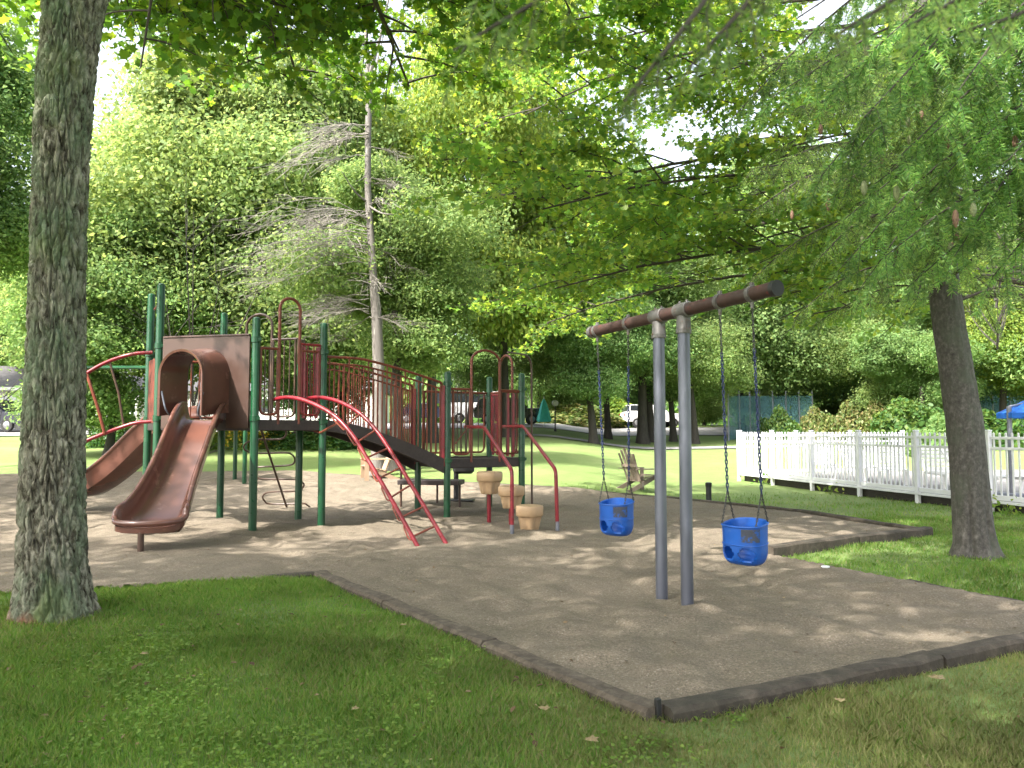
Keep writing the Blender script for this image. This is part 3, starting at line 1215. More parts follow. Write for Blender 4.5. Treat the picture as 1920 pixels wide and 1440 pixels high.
def slide_mesh(top, sv, SL, zprof, w0, w1, wall0, wall1, m, name):
    side = np.array([-sv[1], sv[0], 0])
    cs = bez([np.array([s * SL, 0, z]) for s, z in zprof], 9)
    rings, rims = [], ([], [])
    nn = len(cs)
    for i, c in enumerate(cs):
        f = i / (nn - 1)
        t = cs[min(i + 1, nn - 1)] - cs[max(i - 1, 0)]
        t = t / np.linalg.norm(t)
        up = sv * (-t[2]) + np.array([0, 0, t[0]])
        org = np.array([top[0], top[1], 0]) + sv * c[0] + np.array([0, 0, c[2]])
        e = smooth((f - .80) / .20)
        wd = w0 + (w1 - w0) * smooth((f - .45) / .5)
        wd = wd * (1 - .10 * smooth((f - .93) / .07))
        wl = wall0 + (wall1 - wall0) * smooth((f - .35) / .6)
        wl = wl * (1 - .55 * e)
        hw = wd / 2
        pr = []
        # inside of the trough from the left rim to the right rim, then back round the outside
        for x, h in ((-1.0, 1.0), (-.93, 1.06), (-.86, .98), (-.82, .5), (-.72, .12), (-.5, .015), (0, 0), (.5, .015), (.72, .12),
                     (.82, .5), (.86, .98), (.93, 1.06), (1.0, 1.0), (1.02, .86), (.95, .80), (.92, .2), (.80, -.22), (.4, -.30),
                     (-.4, -.30), (-.80, -.22), (-.92, .2), (-.95, .80), (-1.02, .86)):
            hh = h * wl if h > 0 else h * .18
            pr.append(org + side * x * hw + up * hh)
        rings.append(pr)
        rims[0].append(org + side * hw * .96 + up * wl * .97)
        rims[1].append(org - side * hw * .96 + up * wl * .97)
    q = MB()
    q.loft(rings)
    o = q.build(name, m, ps, True, 60)
    # rolled bead: down one rim, round the lip, up the other
    l_, r_ = rims[0][-1], rims[1][-1]
    c = (l_ + r_) / 2
    arc = []
    for k in range(1, 12):
        an = math.pi * k / 12
        arc.append(c + (l_ - r_) / 2 * math.cos(an) + sv * .17 * math.sin(an) - np.array([0, 0, .025 * math.sin(an)]))
    bead = rims[0] + arc + rims[1][::-1]
    MB().tube(bead, .036, 10).build('rim', m, o, True)
    # floor of the rounded lip
    q = MB()
    up_ = np.array([0, 0, 1])
    e = rings[-1]
    floor = [e[6 + k] for k in (-2, -1, 0, 1, 2)]
    ctr = org
    ring_in = [l_] + arc + [r_]
    base = [p - np.array([0, 0, .05]) for p in ring_in]
    vs = [ctr] + base + [p - np.array([0, 0, .11]) for p in ring_in] + [ctr - np.array([0, 0, .07])]
    nb = len(base)
    fs = []
    for i in range(nb - 1):
        fs.append((0, 2 + i, 1 + i))
        fs.append((1 + i, 2 + i, nb + 2 + i, nb + 1 + i))
        fs.append((2 * nb + 1, nb + 1 + i, nb + 2 + i))
    q.add(vs, fs)
    q.build('lip', m, o, True, 60)
    return o


zp = [(0, DZ + .02), (.10, DZ - .0), (.24, 1.40), (.42, 1.02), (.60, .68), (.76, .43), (.88, .345), (.95, .335)]
so = slide_mesh(top, sv, SL, zp, .62, .86, .24, .25, M['slide'], 'slide')
# hood over the top of the slide
q = MB()
rings = []
for out, k, dz in ((.03, 1.13, .0), (.10, 1.10, .0), (.35, 1.04, -.02), (.58, 1.02, -.05), (.62, 1.08, -.05), (.64, 1.06, -.05), (.63, .97, -.05), (.3, .97, -.02), (.03, .98, 0)):
    rings.append([PP(acx + (u - acx) * k, (DZ + .12 if z == pz0 else z) * 1 + (z - asp) * (k - 1) * (z > asp) + dz, out) for u, z in arch_uv(aw, pz0, asp)])
q.loft(rings, cap=False, loop=False)
q.build('slide_hood', M['slide'], so, True, 60)
sb = G(263, 1045, .03)
MB().tube([(sb[0], sb[1], -.1), (sb[0], sb[1], .32)], .036, 12).build('slide_leg', M['brown_steel'], so, True)
# steel guard loop at the slide mouth
q = MB()
q.tube(fillet([PP(acx - aw * .95, DZ + .42, .60), PP(acx - aw * .7, DZ + .16, .62), PP(acx - aw * .7, DZ + .06, .5)], .1), .013, 8)
q.build('grab_loop', M['galv'], so, True)
q = MB()
q.tube(fillet([PP(acx + aw * 1.05, DZ + .40, .60), PP(acx + aw * .82, DZ + .12, .62), PP(acx + aw * .8, DZ + .02, .5)], .1), .013, 8)
q.build('grab_loop', M['galv'], so, True)

# the second slide, leaving the far left deck
t2 = at(r1, pb, .5, 0)
v2 = np.array([-.885, .466, 0])
zp2 = [(0, DZ), (.10, DZ - .03), (.28, 1.30), (.48, .90), (.66, .60), (.82, .40), (.92, .34), (1.0, .33)]
so2 = slide_mesh(t2, v2, 3.0, zp2, .62, .72, .26, .24, M['slide'], 'slide')
tag(so2, 'brown slide on the far side, partly hidden by the trunk')
e2 = t2 + v2 * 2.75
MB().tube([(e2[0], e2[1], -.1), (e2[0], e2[1], .3)], .034, 12).build('slide_leg', M['brown_steel'], so2, True)

# curved climber on the left, going behind the maple
gp = P(156, 830, 11.6)
la = at(r1, p0, .55, 0)
up_pts = [P(286, 661, 12.0), P(255, 663, 11.95), P(222, 671, 11.9), P(190, 684, 11.8), P(162, 700, 11.7)]
lo_pts = [P(289, 790, 12.0), P(255, 793, 11.95), P(222, 803, 11.9), P(190, 815, 11.8), P(155, 831, 11.7), P(120, 865, 11.55), P(100, 930, 11.4), P(95, 985, 11.3)]
q = MB(); q.tube(bez(up_pts), .029, 10)
cl = q.build('arch_climber', M['red_paint'], ps, True)
MB().tube(bez(lo_pts), .029, 10).build('rail', M['red_paint'], cl, True)
MB().tube([P(205, 677, 11.85), P(222, 735, 11.9), P(232, 799, 11.95)], .019, 8).build('rung', M['brown_steel'], cl, True)
MB().tube(bez([P(163, 701, 11.7), P(172, 730, 11.7), P(185, 770, 11.75), P(196, 813, 11.8)]), .024, 8).build('rung', M['rust_paint'], cl, True)
# green crossbar to a post beside the trunk
gpost = np.array([*P(150, 700, 13.4)[:2], 0])
o = post(gpost, P(150, 672, 13.4)[2], .055)
q = MB(); q.tube([P(281, 689, 12.55), P(152, 689, 13.4)], .030, 12)
q.build('crossbar', M['green_paint'], ps, True)

# coil climber under the far edge
base = G(541, 951, .03); topc = at(pb, p2, .47, DZ - .05)
topc[:2] = P(487, 795, topc[1])[:2]
q = MB(); q.tube([topc, base - np.array([0, 0, .1])], .020, 10)
cc = q.build('coil_climber', M['brown_steel'], ps, True)
cdir = base - topc


def cpt(px, py):
    """place on the sloping plane of the coil"""
    t = (py - 795) / (951 - 795)
    d = topc[1] + (base[1] - topc[1]) * t
    return P(px, py, d)


ser = [(492, 796), (512, 797), (530, 802), (537, 812), (530, 822), (508, 824), (482, 824), (464, 829), (457, 838), (463, 846), (486, 850), (535, 849),
       (548, 853), (553, 862), (547, 871), (522, 874), (484, 876), (472, 882), (475, 892), (492, 898), (552, 899), (565, 903), (570, 910), (562, 919), (548, 921),
       (505, 923), (493, 930), (496, 939), (508, 945), (565, 944), (576, 947), (583, 953)]
MB().tube(bez([cpt(x, y) for x, y in ser], 4), .0165, 8).build('coil', M['brown_steel'], cc, True)

# red arched ladder
L_px = [(512, 748, p1[1] + .35), (545, 745, None), (575, 752, None), (622, 776, None), (660, 815, None), (690, 862, None), (783, 1022, None)]
gl, gr = G(784, 1022, .03), G(838, 1018, .03)


def rail_pts(px, d0, d1):
    out = []
    n = len(px)
    x0, x1 = px[0][0], px[-1][0]
    for x, y in px:
        f = (x - x0) / (x1 - x0)
        # the rail runs in an upright plane from the deck edge to the foot
        kx = (x - 960) / F
        a = P(px[0][0], px[0][1], d0); b = P(px[-1][0], px[-1][1], d1)
        s = (kx * a[1] - a[0]) / ((b[0] - a[0]) - kx * (b[1] - a[1]))
        d = a[1] + (b[1] - a[1]) * s
        out.append(P(x, y, d))
    return out


dl0 = at(p1, p3, .30, 0)[1]; dr0 = at(p1, p3, .80, 0)[1]
rl = bez(rail_pts([(512, 749), (540, 745), (575, 752), (622, 776), (658, 812), (690, 862), (736, 940), (784, 1026)], dl0, gl[1]), 6)
rr_ = bez(rail_pts([(570, 748), (600, 745), (635, 753), (672, 773), (704, 805), (735, 850), (785, 932), (838, 1022)], dr0, gr[1]), 6)
q = MB(); q.tube(rl, .029, 10)
lad = q.build('arch_ladder', M['red_paint'], ps, True)
MB().tube(rr_, .029, 10).build('rail', M['red_paint'], lad, True)


def along(pts, py):
    for i in range(len(pts) - 1):
        # compare by height of the seen pixel row
        ya = 808 - (pts[i][2] - CAMH) / pts[i][1] * F; yb = 808 - (pts[i + 1][2] - CAMH) / pts[i + 1][1] * F
        if ya <= py <= yb:
            return pts[i] + (pts[i + 1] - pts[i]) * (py - ya) / (yb - ya + 1e-9)
    return pts[-1]


for yl, yr in ((800, 776), (829, 806), (858, 840), (896, 876), (932, 908), (968, 948), (1004, 984)):
    a, b = along(rl, yl), along(rr_, yr)
    MB().tube([a, b], .014, 8).build('rung', M['rust_paint'], lad, True)
    dv = np.array([-.055, .02, 0])
    lp = fillet([along(rl, yl - 24), along(rl, yl - 22) + dv * .55 + np.array([0, 0, -.03]), along(rl, yl) + dv + np.array([0, 0, -.02]), along(rl, yl) + dv * .4 + np.array([0, 0, -.05]), a], .05, 4)
    MB().tube(lp, .011, 6).build('rung_loop', M['rust_paint'], lad, True)
# fixing arm of the ladder at the deck
MB().tube(fillet([along(rl, 790), P(600, 812, 11.9), P(575, 800, 11.95)], .08), .018, 8).build('fixing_arm', M['rust_paint'], lad, True)

# the bridge
def bz_deck(t): return DZ + .0 - (DZ - QZ) * (t ** 1.45)
def bz_rail(t):
    u = np.clip((t - .25) / .75, 0, 1)
    return 2.655 - .37 * u ** 1.25


q = MB()
rings = []
off = np.array([0, 0, 0])
for i in range(13):
    t = i / 12
    a = p3 + (q1 - p3) * (.03 + .94 * t); b = p2 + (q4 - p2) * (.03 + .94 * t)
    z = bz_deck(t)
    rings.append([np.array([a[0], a[1], z]), np.array([b[0], b[1], z]), np.array([b[0], b[1], z - .06]), np.array([a[0], a[1], z - .06])])
q.loft(rings)
br = q.build('bridge', M['deck'], ps)
for (A, B) in ((p3, q1), (p2, q4)):
    q = MB()
    nrm = np.array([-(B - A)[1], (B - A)[0], 0]); nrm /= np.linalg.norm(nrm)
    rings = []
    for i in range(13):
        t = i / 12
        a = A + (B - A) * (.03 + .94 * t)
        z = bz_deck(t)
        th = .17 + .07 * t
        rings.append([np.array([a[0], a[1], z + .03]) + nrm * s * .025 + np.array([0, 0, zz]) for s, zz in ((-1, 0), (1, 0), (1, -th), (-1, -th))])
    q.loft(rings)
    q.build('bridge_skirt', M['deck'], br)
    q = MB()
    tp = [np.array([*(A + (B - A) * t)[:2], bz_rail(t)]) for t in np.linspace(.03, .93, 14)]
    tp2 = [p - np.array([0, 0, .11]) for p in tp]
    q.tube(tp, .021, 8); q.tube(tp2, .015, 8)
    rl_ = q.build('bridge_railing', M['rust_paint'], ps, True)
    for i in range(25):
        t = .045 + .89 * i / 24
        c = A + (B - A) * t
        MB().tube([(c[0], c[1], bz_deck(t) - .03), (c[0], c[1], bz_rail(t) - (.0 if i % 4 == 0 else .11))], .0125, 6).build(
            'baluster', M['rust_paint'], rl_, True)
    c = A + (B - A) * .955
    q = MB(); q.beam((c[0], c[1], QZ - .1), (c[0], c[1], bz_rail(.93) - .06), .085, .02, .004)
    q.build('end_plate', M['red_paint'], rl_)
    # the grab hook that curls down at the lower end
    c2 = A + (B - A) * .955
    q = MB(); q.tube(bez([tp[-1], np.array([*(A + (B - A) * .95)[:2], bz_rail(.95) - .02]), np.array([*c2[:2], bz_rail(.97) - .14])], 4), .019, 8)
    q.build('hook', M['rust_paint'], rl_, True)

# lower tower
gateway(q1, q2, QZ, zt(905, 731, (q1 + q2) / 2), zt(905, 657, (q1 + q2) / 2), .31, .69, 'rust_paint', 3, 2)
gateway(q2, q3, QZ, 2.22, zt(943, 667, (q2 + q3) / 2), .28, .66, 'rust_paint', 2, 2)
barrier(q4, q3, .08, .92, QZ + .1, 2.22, 9, 'rust_paint', 'brown_steel')
barrier(q1, q2, .71, .93, QZ + .1, 2.2, 1, 'rust_paint', 'red_paint', plate=(.80, .88))
barrier(q2, q3, .70, .92, QZ + .1, 2.18, 1, 'red_paint', 'red_paint', plate=(.74, .88))
q = MB(); q.tube([at(q1, q2, .10, 1.28), at(q1, q2, .28, 1.58)], .011, 6)
q.build('brace', M['rust_paint'], ps, True)
# sliding pole
fp = G(997, 936)
mid = at(q2, q3, .42, 0)
fp[:2] = P(997, 800, 14.85)[:2]
zt_ = P(985, 666, 14.8)[2]
q = MB(); q.tube(fillet([np.array([mid[0], mid[1], zt_]), np.array([fp[0], fp[1], zt_]), np.array([fp[0], fp[1], -.1])], .28, 8), .020, 10)
q.build('sliding_pole', M['brown_steel'], ps, True)
# step handrails
for (a, b1, b2, foot) in (((872, 800, 13.42), (908, 801, 12.75), (960, 882, None), (960, 1001)), ((943, 800, 13.85), (981, 799, 13.1), (1042, 881, None), (1045, 994))):
    g = G(*foot, .03)
    pts = [P(*a), P(*b1), P(b2[0], b2[1], g[1]), np.array([g[0], g[1], .10])]
    q = MB(); q.tube(fillet(pts, .10), .0285, 12)
    o = q.build('step_handrail', M['red_paint'], ps, True)
    MB().tube([(g[0], g[1], -.1), (g[0], g[1], .16)], .030, 12).build('foot', M['grey_metal'], o, True)

# small platform further back on green posts
a = G(440, 901); b = G(458, 911)
c2 = b - a; n2 = np.array([c2[1], -c2[0], 0]); n2 /= np.linalg.norm(n2)
if n2[0] > 0: n2 = -n2
c4 = a + n2 * 1.15; c3 = b + n2 * 1.15
pt = thing('play_platform', (a + c3) / 2, 'low platform on thin green posts behind the slide tower', 'playground')
zz = 1.72
for p in (a, b, c3, c4):
    q = MB(); q.lathe([(.052, -.2), (.052, zz + .1 - p[2]), (.02, zz + .13 - p[2])], (p[0], p[1], p[2]), 14)
    q.build('post', M['green_paint'], pt, True)
q = MB(); q.prism([a, b, c3, c4], zz - .14, zz)
q.build('deck', M['deck'], pt)

# stepping pods
def pod(px, py, d, r, zt_, zb, label, leg):
    c = P(px, py, d)
    rt = thing('stepping_pod', (c[0], c[1], .03), label, 'stepping pod', 'tan stepping pods')
    lob = lambda a, i: 1 + (.20 if i <= 4 else .05) * math.cos(5 * a + .4)
    h = zt_ - zb
    q = MB()
    q.lathe([(r * .50, 0), (r * .60, h * .03), (r * .66, h * .2), (r * .74, h * .42), (r * .78, h * .54), (r * .95, h * .57), (r * 1.02, h * .62), (r * 1.03, h * .93), (r * .98, h * .985), (r * .85, h), (r * .3, h * .985)],
            (c[0], c[1], zb), 50, lob)
    q.build('step', M['tan_plastic'], rt, True, 45)
    if leg:
        MB().tube([(c[0], c[1], -.1), (c[0], c[1], zb + .03)], .034, 12).build('leg', M['red_paint'], rt, True)
    return rt


def zpx(py, d): return P(960, py, d)[2]


pod(917, 905, 12.6, .205, zpx(884, 12.6), zpx(926, 12.6), 'highest tan plastic stepping pod, beside the lower deck', True)
pod(958, 930, 12.1, .20, zpx(911, 12.1), zpx(953, 12.1), 'middle tan stepping pod behind the red handrail', True)
pod(992, 970, 11.6, .20, zpx(947, 11.6), .02, 'lowest tan stepping pod standing on the sand', False)

# bench table under the lower tower
c = P(820, 930, 14.6)
bt = thing('play_table', (c[0], c[1], 0.05), 'brown play table on thin legs under the lower deck', 'table')
t0 = P(752, 918, 15.0); t1 = P(866, 920, 14.8)
t0[2] = t1[2] = .52
MB().beam(t0, t1, .5, .09, .01).build('tabletop', M['deck'], bt)
for px, d in ((752, 15.0), (820, 15.2), (862, 14.7)):
    c = P(px, 900, d)
    MB().tube([(c[0], c[1], 0), (c[0], c[1], .52 if px != 752 else 1.05)], .022, 10).build('leg', M['brown_steel'], bt, True)
c = P(855, 940, 15.4)
sp_ = thing('stand_on_spinner', (c[0], c[1], .05), 'black spinner with low footplate behind the lower deck posts', 'spinner')
MB().tube([(c[0], c[1], 0), (c[0], c[1], 1.0)], .05, 12).build('column', M['black_metal'], sp_, True)
MB().box((c[0] + .15, c[1], .80), (.42, .2, .30), 0, .05).build('handle_box', M['black_metal'], sp_, True)
MB().beam((c[0] - .1, c[1], .13), (c[0] + .36, c[1] - .05, .13), .3, .035, .01).build('footplate', M['black_metal'], sp_)
MB().beam((c[0] + .34, c[1] - .05, .0), (c[0] + .34, c[1] - .05, .12), .03, .03).build('leg', M['black_metal'], sp_)

# ------------------------------------------------------------------ pool fence
fA = np.array([*P(1386, 895, 23.2)[:2], 0]); fB = np.array([*P(1880, 955, 14.0)[:2], 0])
fdir = (fB - fA) / np.linalg.norm(fB - fA)
fN = fA + fdir * 16.5
DKZ, FTOP = .23, 1.42
pd = MB()
inr = np.array([fdir[1] * -1, fdir[0], 0])
if inr[0] < 0: inr = -inr
pd.prism([fA, fN, fN + inr * 11, fA + inr * 11], DKZ - .05, DKZ)
tag(pd.build('pool_deck', M['concrete']), 'pale raised pool deck behind the white fence', kind='structure')
pdk = MB(); pdk.prism([fA + inr * .12 + fdir * .1, fN + inr * .12, fN + inr * 10, fA + inr * 10 + fdir * .1], -.2, DKZ - .06)  # solid fill, its dark colour stands for the shade under the deck
tag(pdk.build('gap_shade_fill', M['under_deck']), 'dark fill coloured as the shade in the gap below the pool deck', kind='structure')


def fence_run(a, b, npan, label, base_posts=True):
    ro = thing('picket_fence', ((a + b) / 2)[:2].tolist() + [0.0], label, 'fence', 'white picket fences round the pool')
    d = (b - a) / np.linalg.norm(b - a)
    L = np.linalg.norm(b - a) / npan
    rz = math.atan2(d[1], d[0])
    for i in range(npan + 1):
        c = a + d * L * i
        z0 = -.1 if base_posts else DKZ
        q = MB(); q.box((c[0], c[1], (FTOP + .07 + z0) / 2), (.085, .085, FTOP + .07 - z0), rz, .006)
        q.box((c[0], c[1], FTOP + .085), (.105, .105, .03), rz, .01)
        q.build('post', M['white_vinyl'], ro)
    for i in range(npan):
        q = MB()
        s, e = a + d * (L * i + .055), a + d * (L * (i + 1) - .055)
        up = np.array([0, 0, 1.0])
        for z, h in ((DKZ + .06, .09), (FTOP - .24, .05), (FTOP - .05, .05)):
            q.beam(s + up * z, e + up * z, .045, h, .004)
        n = int((L - .11) / .125)
        for k in range(n):
            c = s + (e - s) * (k + .5) / n
            q.box((c[0], c[1], (FTOP + .03 + DKZ + .10) / 2), (.032, .020, FTOP + .03 - DKZ - .10), rz)
            q.add([c + np.array([*(d[:2] * x), 0]) + np.array([-d[1] * y, d[0] * y, z]) for x, y, z in
                   ((-.019, -.011, FTOP + .03), (.019, -.011, FTOP + .03), (.019, .011, FTOP + .03), (-.019, .011, FTOP + .03), (0, 0, FTOP + .055))],
                  [(0, 1, 4), (1, 2, 4), (2, 3, 4), (3, 0, 4)])
        q.build('picket_panel', M['white_vinyl'], ro)
    # white trim board along the deck edge
    q = MB(); q.beam(a + np.array([0, 0, DKZ - .02]) - inr * .035, b + np.array([0, 0, DKZ - .02]) - inr * .035, .03, .05, .004)
    if base_posts: q.build('trim_board', M['white_vinyl'], ro)
    return ro


fence_run(fA, fN, 9, 'long white vinyl picket fence on a raised deck beyond the spruce trunk')
fence_run(fA + inr * .05 + fdir * .0, fA + inr * 5.7, 3, 'white picket fence at the far end of the pool deck', False)

# white loungers seen through the pickets
def lounger():
    r = thing('pool_lounger', (0, 0, 0), 'x', 'lounger', 'white loungers on the pool deck')
    q = MB()
    for y in (-.3, .3):
        q.beam((-.95, y, .32), (.25, y, .32), .05, .06, .01)
        q.beam((.25, y, .32), (.85, y, .86), .05, .05, .01)
    q.build('frame', M['white_paint'], r)
    q = MB()
    for i in range(9): q.box((-.9 + .14 * i, 0, .36), (.10, .6, .02), 0, .004)
    q.build('seat', M['white_paint'], r)
    q = MB()
    for i in range(6):
        t = (i + .5) / 6
        q.beam((.25 + .6 * t, -.29, .36 + .54 * t), (.25 + .6 * t, .29, .36 + .54 * t), .02, .075, .004)
    q.build('backrest', M['white_paint'], r)
    for x, y in ((-.8, -.28), (-.8, .28), (.4, -.28), (.4, .28)):
        MB().box((x, y, .16), (.05, .05, .32), 0, .006).build('leg', M['white_paint'], r)
    return r


lg = lounger()
ltxt = ['nearest the far left corner of the white fence', 'second from the far left fence corner', 'third from the far left fence corner',
        'behind the middle of the white fence', 'just left of the spruce trunk', 'right of the spruce trunk', 'below the blue umbrella']
for i, sx in enumerate((1.9, 3.3, 4.7, 6.1, 7.4, 10.3, 11.9)):
    o = lg if i == 0 else copy_tree(lg)
    c = fA + fdir * sx + inr * (1.5 + .25 * (i % 2))
    o.location = (c[0], c[1], DKZ)
    o.rotation_euler = (0, 0, math.atan2(fdir[1], fdir[0]) + [2.6, 2.9, 2.5, 2.75, 3.0, 2.6, 2.9][i])
    o['label'] = 'white slatted pool lounger ' + ltxt[i]

# blue umbrella
pc = P(1897, 900, 14.9); uc = P(1938, 770, 15.0)
um = thing('pool_umbrella', (pc[0], pc[1], DKZ), 'blue canvas umbrella on a grey side pole behind the fence', 'umbrella')
ztop = P(1920, 751, 15)[2]; zlow = P(1885, 784, 15)[2]
MB().tube([(pc[0], pc[1], DKZ), (pc[0], pc[1], ztop - .12)], .045, 12).build('pole', M['grey_metal'], um, True)
MB().box((pc[0], pc[1], DKZ + .04), (.5, .5, .08), .3, .02).build('base', M['grey_metal'], um)
q = MB()
R0 = (uc - P(1883, 784, 15.0)); R0 = abs(R0[0])
vs = [(uc[0], uc[1], ztop + .08)]
for k in range(8):
    an = 2 * math.pi * k / 8 + .39
    vs.append((uc[0] + R0 * math.cos(an) / .92, uc[1] + R0 * math.sin(an) / .92, zlow + .10))
for k in range(8):
    an = 2 * math.pi * k / 8 + .39
    vs.append((uc[0] + R0 * math.cos(an) / .92, uc[1] + R0 * math.sin(an) / .92, zlow))
q.add(vs, [(0, 1 + k, 1 + (k + 1) % 8) for k in range(8)] + [(1 + k, 9 + k, 9 + (k + 1) % 8, 1 + (k + 1) % 8) for k in range(8)])
q.build('canopy', M['blue_cloth'], um)
MB().tube([(pc[0], pc[1], ztop - .12), (uc[0], uc[1], ztop - .02)], .02, 8).build('arm', M['grey_metal'], um, True)

# tennis court windscreen fence
tf0 = P(1364, 795, 46); tf1 = P(1518, 795, 46)
for (a, b, npst, lab) in ((P(1366, 795, 43), P(1425, 795, 47), 3, 'blue green court screen fence turning away at the left'),
                          (P(1425, 795, 47), P(1524, 795, 47), 4, 'blue green court screen fence behind the clipped bushes'),
                          (P(1830, 795, 46), P(1960, 795, 46), 4, 'pale teal court fence beyond the white fence at right')):
    a[2] = tz(a[0], a[1]); b[2] = tz(b[0], b[1])
    ro = thing('court_fence', (a + b) / 2, lab, 'fence', 'court fences beyond the lawn')
    H = 2.55
    q = MB(); up = np.array([0, 0, 1])
    q.beam(a + up * H / 2, b + up * H / 2, .02, H - .1)
    q.build('windscreen', M['tennis_mesh'], ro)
    for i in range(npst + 1):
        c = a + (b - a) * i / npst
        MB().tube([c, c + up * (H + .25)], .045, 8).build('post', M['grey_metal'], ro, True)

# ------------------------------------------------------------------ small things on the lawn
def adirondack(loc, rz, m, label):
    r = thing('lounge_chair', (0, 0, 0), label, 'chair', 'wooden lounge chairs on the lawn')
    q = MB()
    for i in range(6):
        t = i / 5
        q.box((-.05 + .48 * t, 0, .25 + .13 * t), (.085, .52, .022), 0, .004)
    q.build('seat', m, r)
    q = MB()
    for k in range(5):
        y = -.22 + .11 * k
        h = .80 - .05 * abs(k - 2) ** 1.4
        q.beam((-.05, y, .24), (-.05 - h * .36, y * 1.25, .24 + h), .098, .02, .006)
    q.beam((-.2, -.28, .62), (-.2, .28, .62), .03, .07)
    q.build('backrest', m, r)
    for s in (-1, 1):
        q = MB(); q.box((.13, s * .34, .54), (.70, .13, .022), 0, .006); q.build('arm', m, r)
        q = MB(); q.beam((.42, s * .30, 0), (.42, s * .30, .53), .10, .025); q.build('leg', m, r)
        q = MB(); q.beam((-.42, s * .27, .0), (.42, s * .27, .36), .025, .10); q.build('leg', m, r)
    r.location = tuple(loc); r.rotation_euler = (0, 0, rz)
    return r


g = G(1192, 921)
adirondack(g, R(28), M['wood_old'], 'weathered grey wooden lounge chair on the lawn behind the left swing')
g = P(716, 893, 19.0); g[2] = tz(g[0], g[1])
adirondack(g, R(200), M['wood_tan'], 'tan wooden lounge chair beside the bare grey tree')
g = G(1329, 939)
b_ = thing('bollard', g, 'short black bollard light on the lawn right of the swing posts', 'bollard')
MB().lathe([(.06, -.05), (.06, .36), (.052, .37), (.02, .385)], g, 16).build('body', M['black_metal'], b_, True)
MB().lathe([(.066, .30), (.07, .31), (.07, .385), (.03, .40)], g, 16).build('cap', M['black_metal'], b_, True)
g = G(1548, 1073)
q = MB(); q.lathe([(.030, 0), (.034, .02), (.045, .025), (.042, .035), (.01, .038)], (g[0], g[1], g[2] + .03), 18)
tag(q.build('drink_lid', M['rubbish'], None, True), 'white drink lid lying on the grass edge behind the right swing', 'litter')


def fallen_leaf(px, py, s, label, rot):
    g = G(px, py)
    q = MB()
    out = [(0, -.5), (.22, -.3), (.5, -.28), (.36, 0), (.46, .28), (.2, .22), (0, .56), (-.2, .22), (-.46, .28), (-.36, 0), (-.5, -.28), (-.22, -.3)]
    ca, sa = math.cos(rot), math.sin(rot)
    for z0 in (0, ):
        vs = [(0, 0, .008 * s / .05)] + [(x * s * ca - y * s * sa, x * s * sa + y * s * ca, .018 * (abs(x) + .4 * abs(y))) for x, y in out]
        n = len(out)
        q.add([(g[0] + a, g[1] + b, g[2] + .055 + c) for a, b, c in vs], [(0, 1 + i, 1 + (i + 1) % n) for i in range(n)])
    tag(q.build('fallen_leaf', M['fallen']), label, 'leaf', 'fallen leaves on the lawn')


fallen_leaf(1020, 1352, .06, 'pale yellow fallen leaf on the grass left of the corner stake', .4)
fallen_leaf(755, 1188, .055, 'curled fallen leaf beside the half buried left timber', 1.4)
fallen_leaf(666, 1352, .045, 'small brown fallen leaf in the middle of the near lawn', 2.2)
fallen_leaf(1757, 1290, .10, 'large pale fallen leaf below the right edging timber', .9)
fallen_leaf(1576, 1336, .06, 'small tan fallen leaf on the dry grass at right', 2.9)
fallen_leaf(1110, 1415, .07, 'rust brown fallen leaf at the bottom edge of the lawn', 4.0)
fallen_leaf(270, 1245, .055, 'dull brown fallen leaf on the lawn beside the maple foot', 5.0)


# ------------------------------------------------------------------ far buildings and vehicles
def garage():
    a = P(-70, 806, 44); b = P(46, 806, 44)
    z = tz(-30, 44) - .05
    r = thing('garage', (a[0], a[1], z), 'cream garage with grey hipped roof at the left edge', 'building')
    x0, x1, y0, y1 = a[0] - 5.0, b[0] - .35, 44.0, 51.0
    H = 2.45
    q = MB(); q.box(((x0 + x1) / 2, (y0 + y1) / 2, z + H / 2), (x1 - x0, y1 - y0, H)); q.build('wall', M['siding'], r)
    q = MB()
    o = .45
    zt_ = z + H
    q.add([(x0 - o, y0 - o, zt_), (x1 + o, y0 - o, zt_), (x1 + o, y1 + o, zt_), (x0 - o, y1 + o, zt_),
           (x0 + 3, (y0 + y1) / 2, zt_ + 1.55), (x1 - 2.6, (y0 + y1) / 2, zt_ + 1.55)],
          [(3, 2, 1, 0), (0, 1, 5, 4), (1, 2, 5), (2, 3, 4, 5), (3, 0, 4)])
    rf = q.build('roof', M['roof'], r)
    q = MB(); q.box(((x0 + x1) / 2, y0 - o - .02, zt_ - .08), (x1 - x0 + 2 * o, .05, .18)); q.build('fascia', M['white_paint'], rf)
    for cx, wd in ((x1 - 1.45, 2.5), (x1 - 4.6, 2.6)):
        q = MB()
        for k in range(4):
            q.box((cx, y0 - .03, z + .28 + .5 * k), (wd, .05, .48), 0, .01)
        q.build('garage_door', M['garage_door'], r)
    return r


garage()


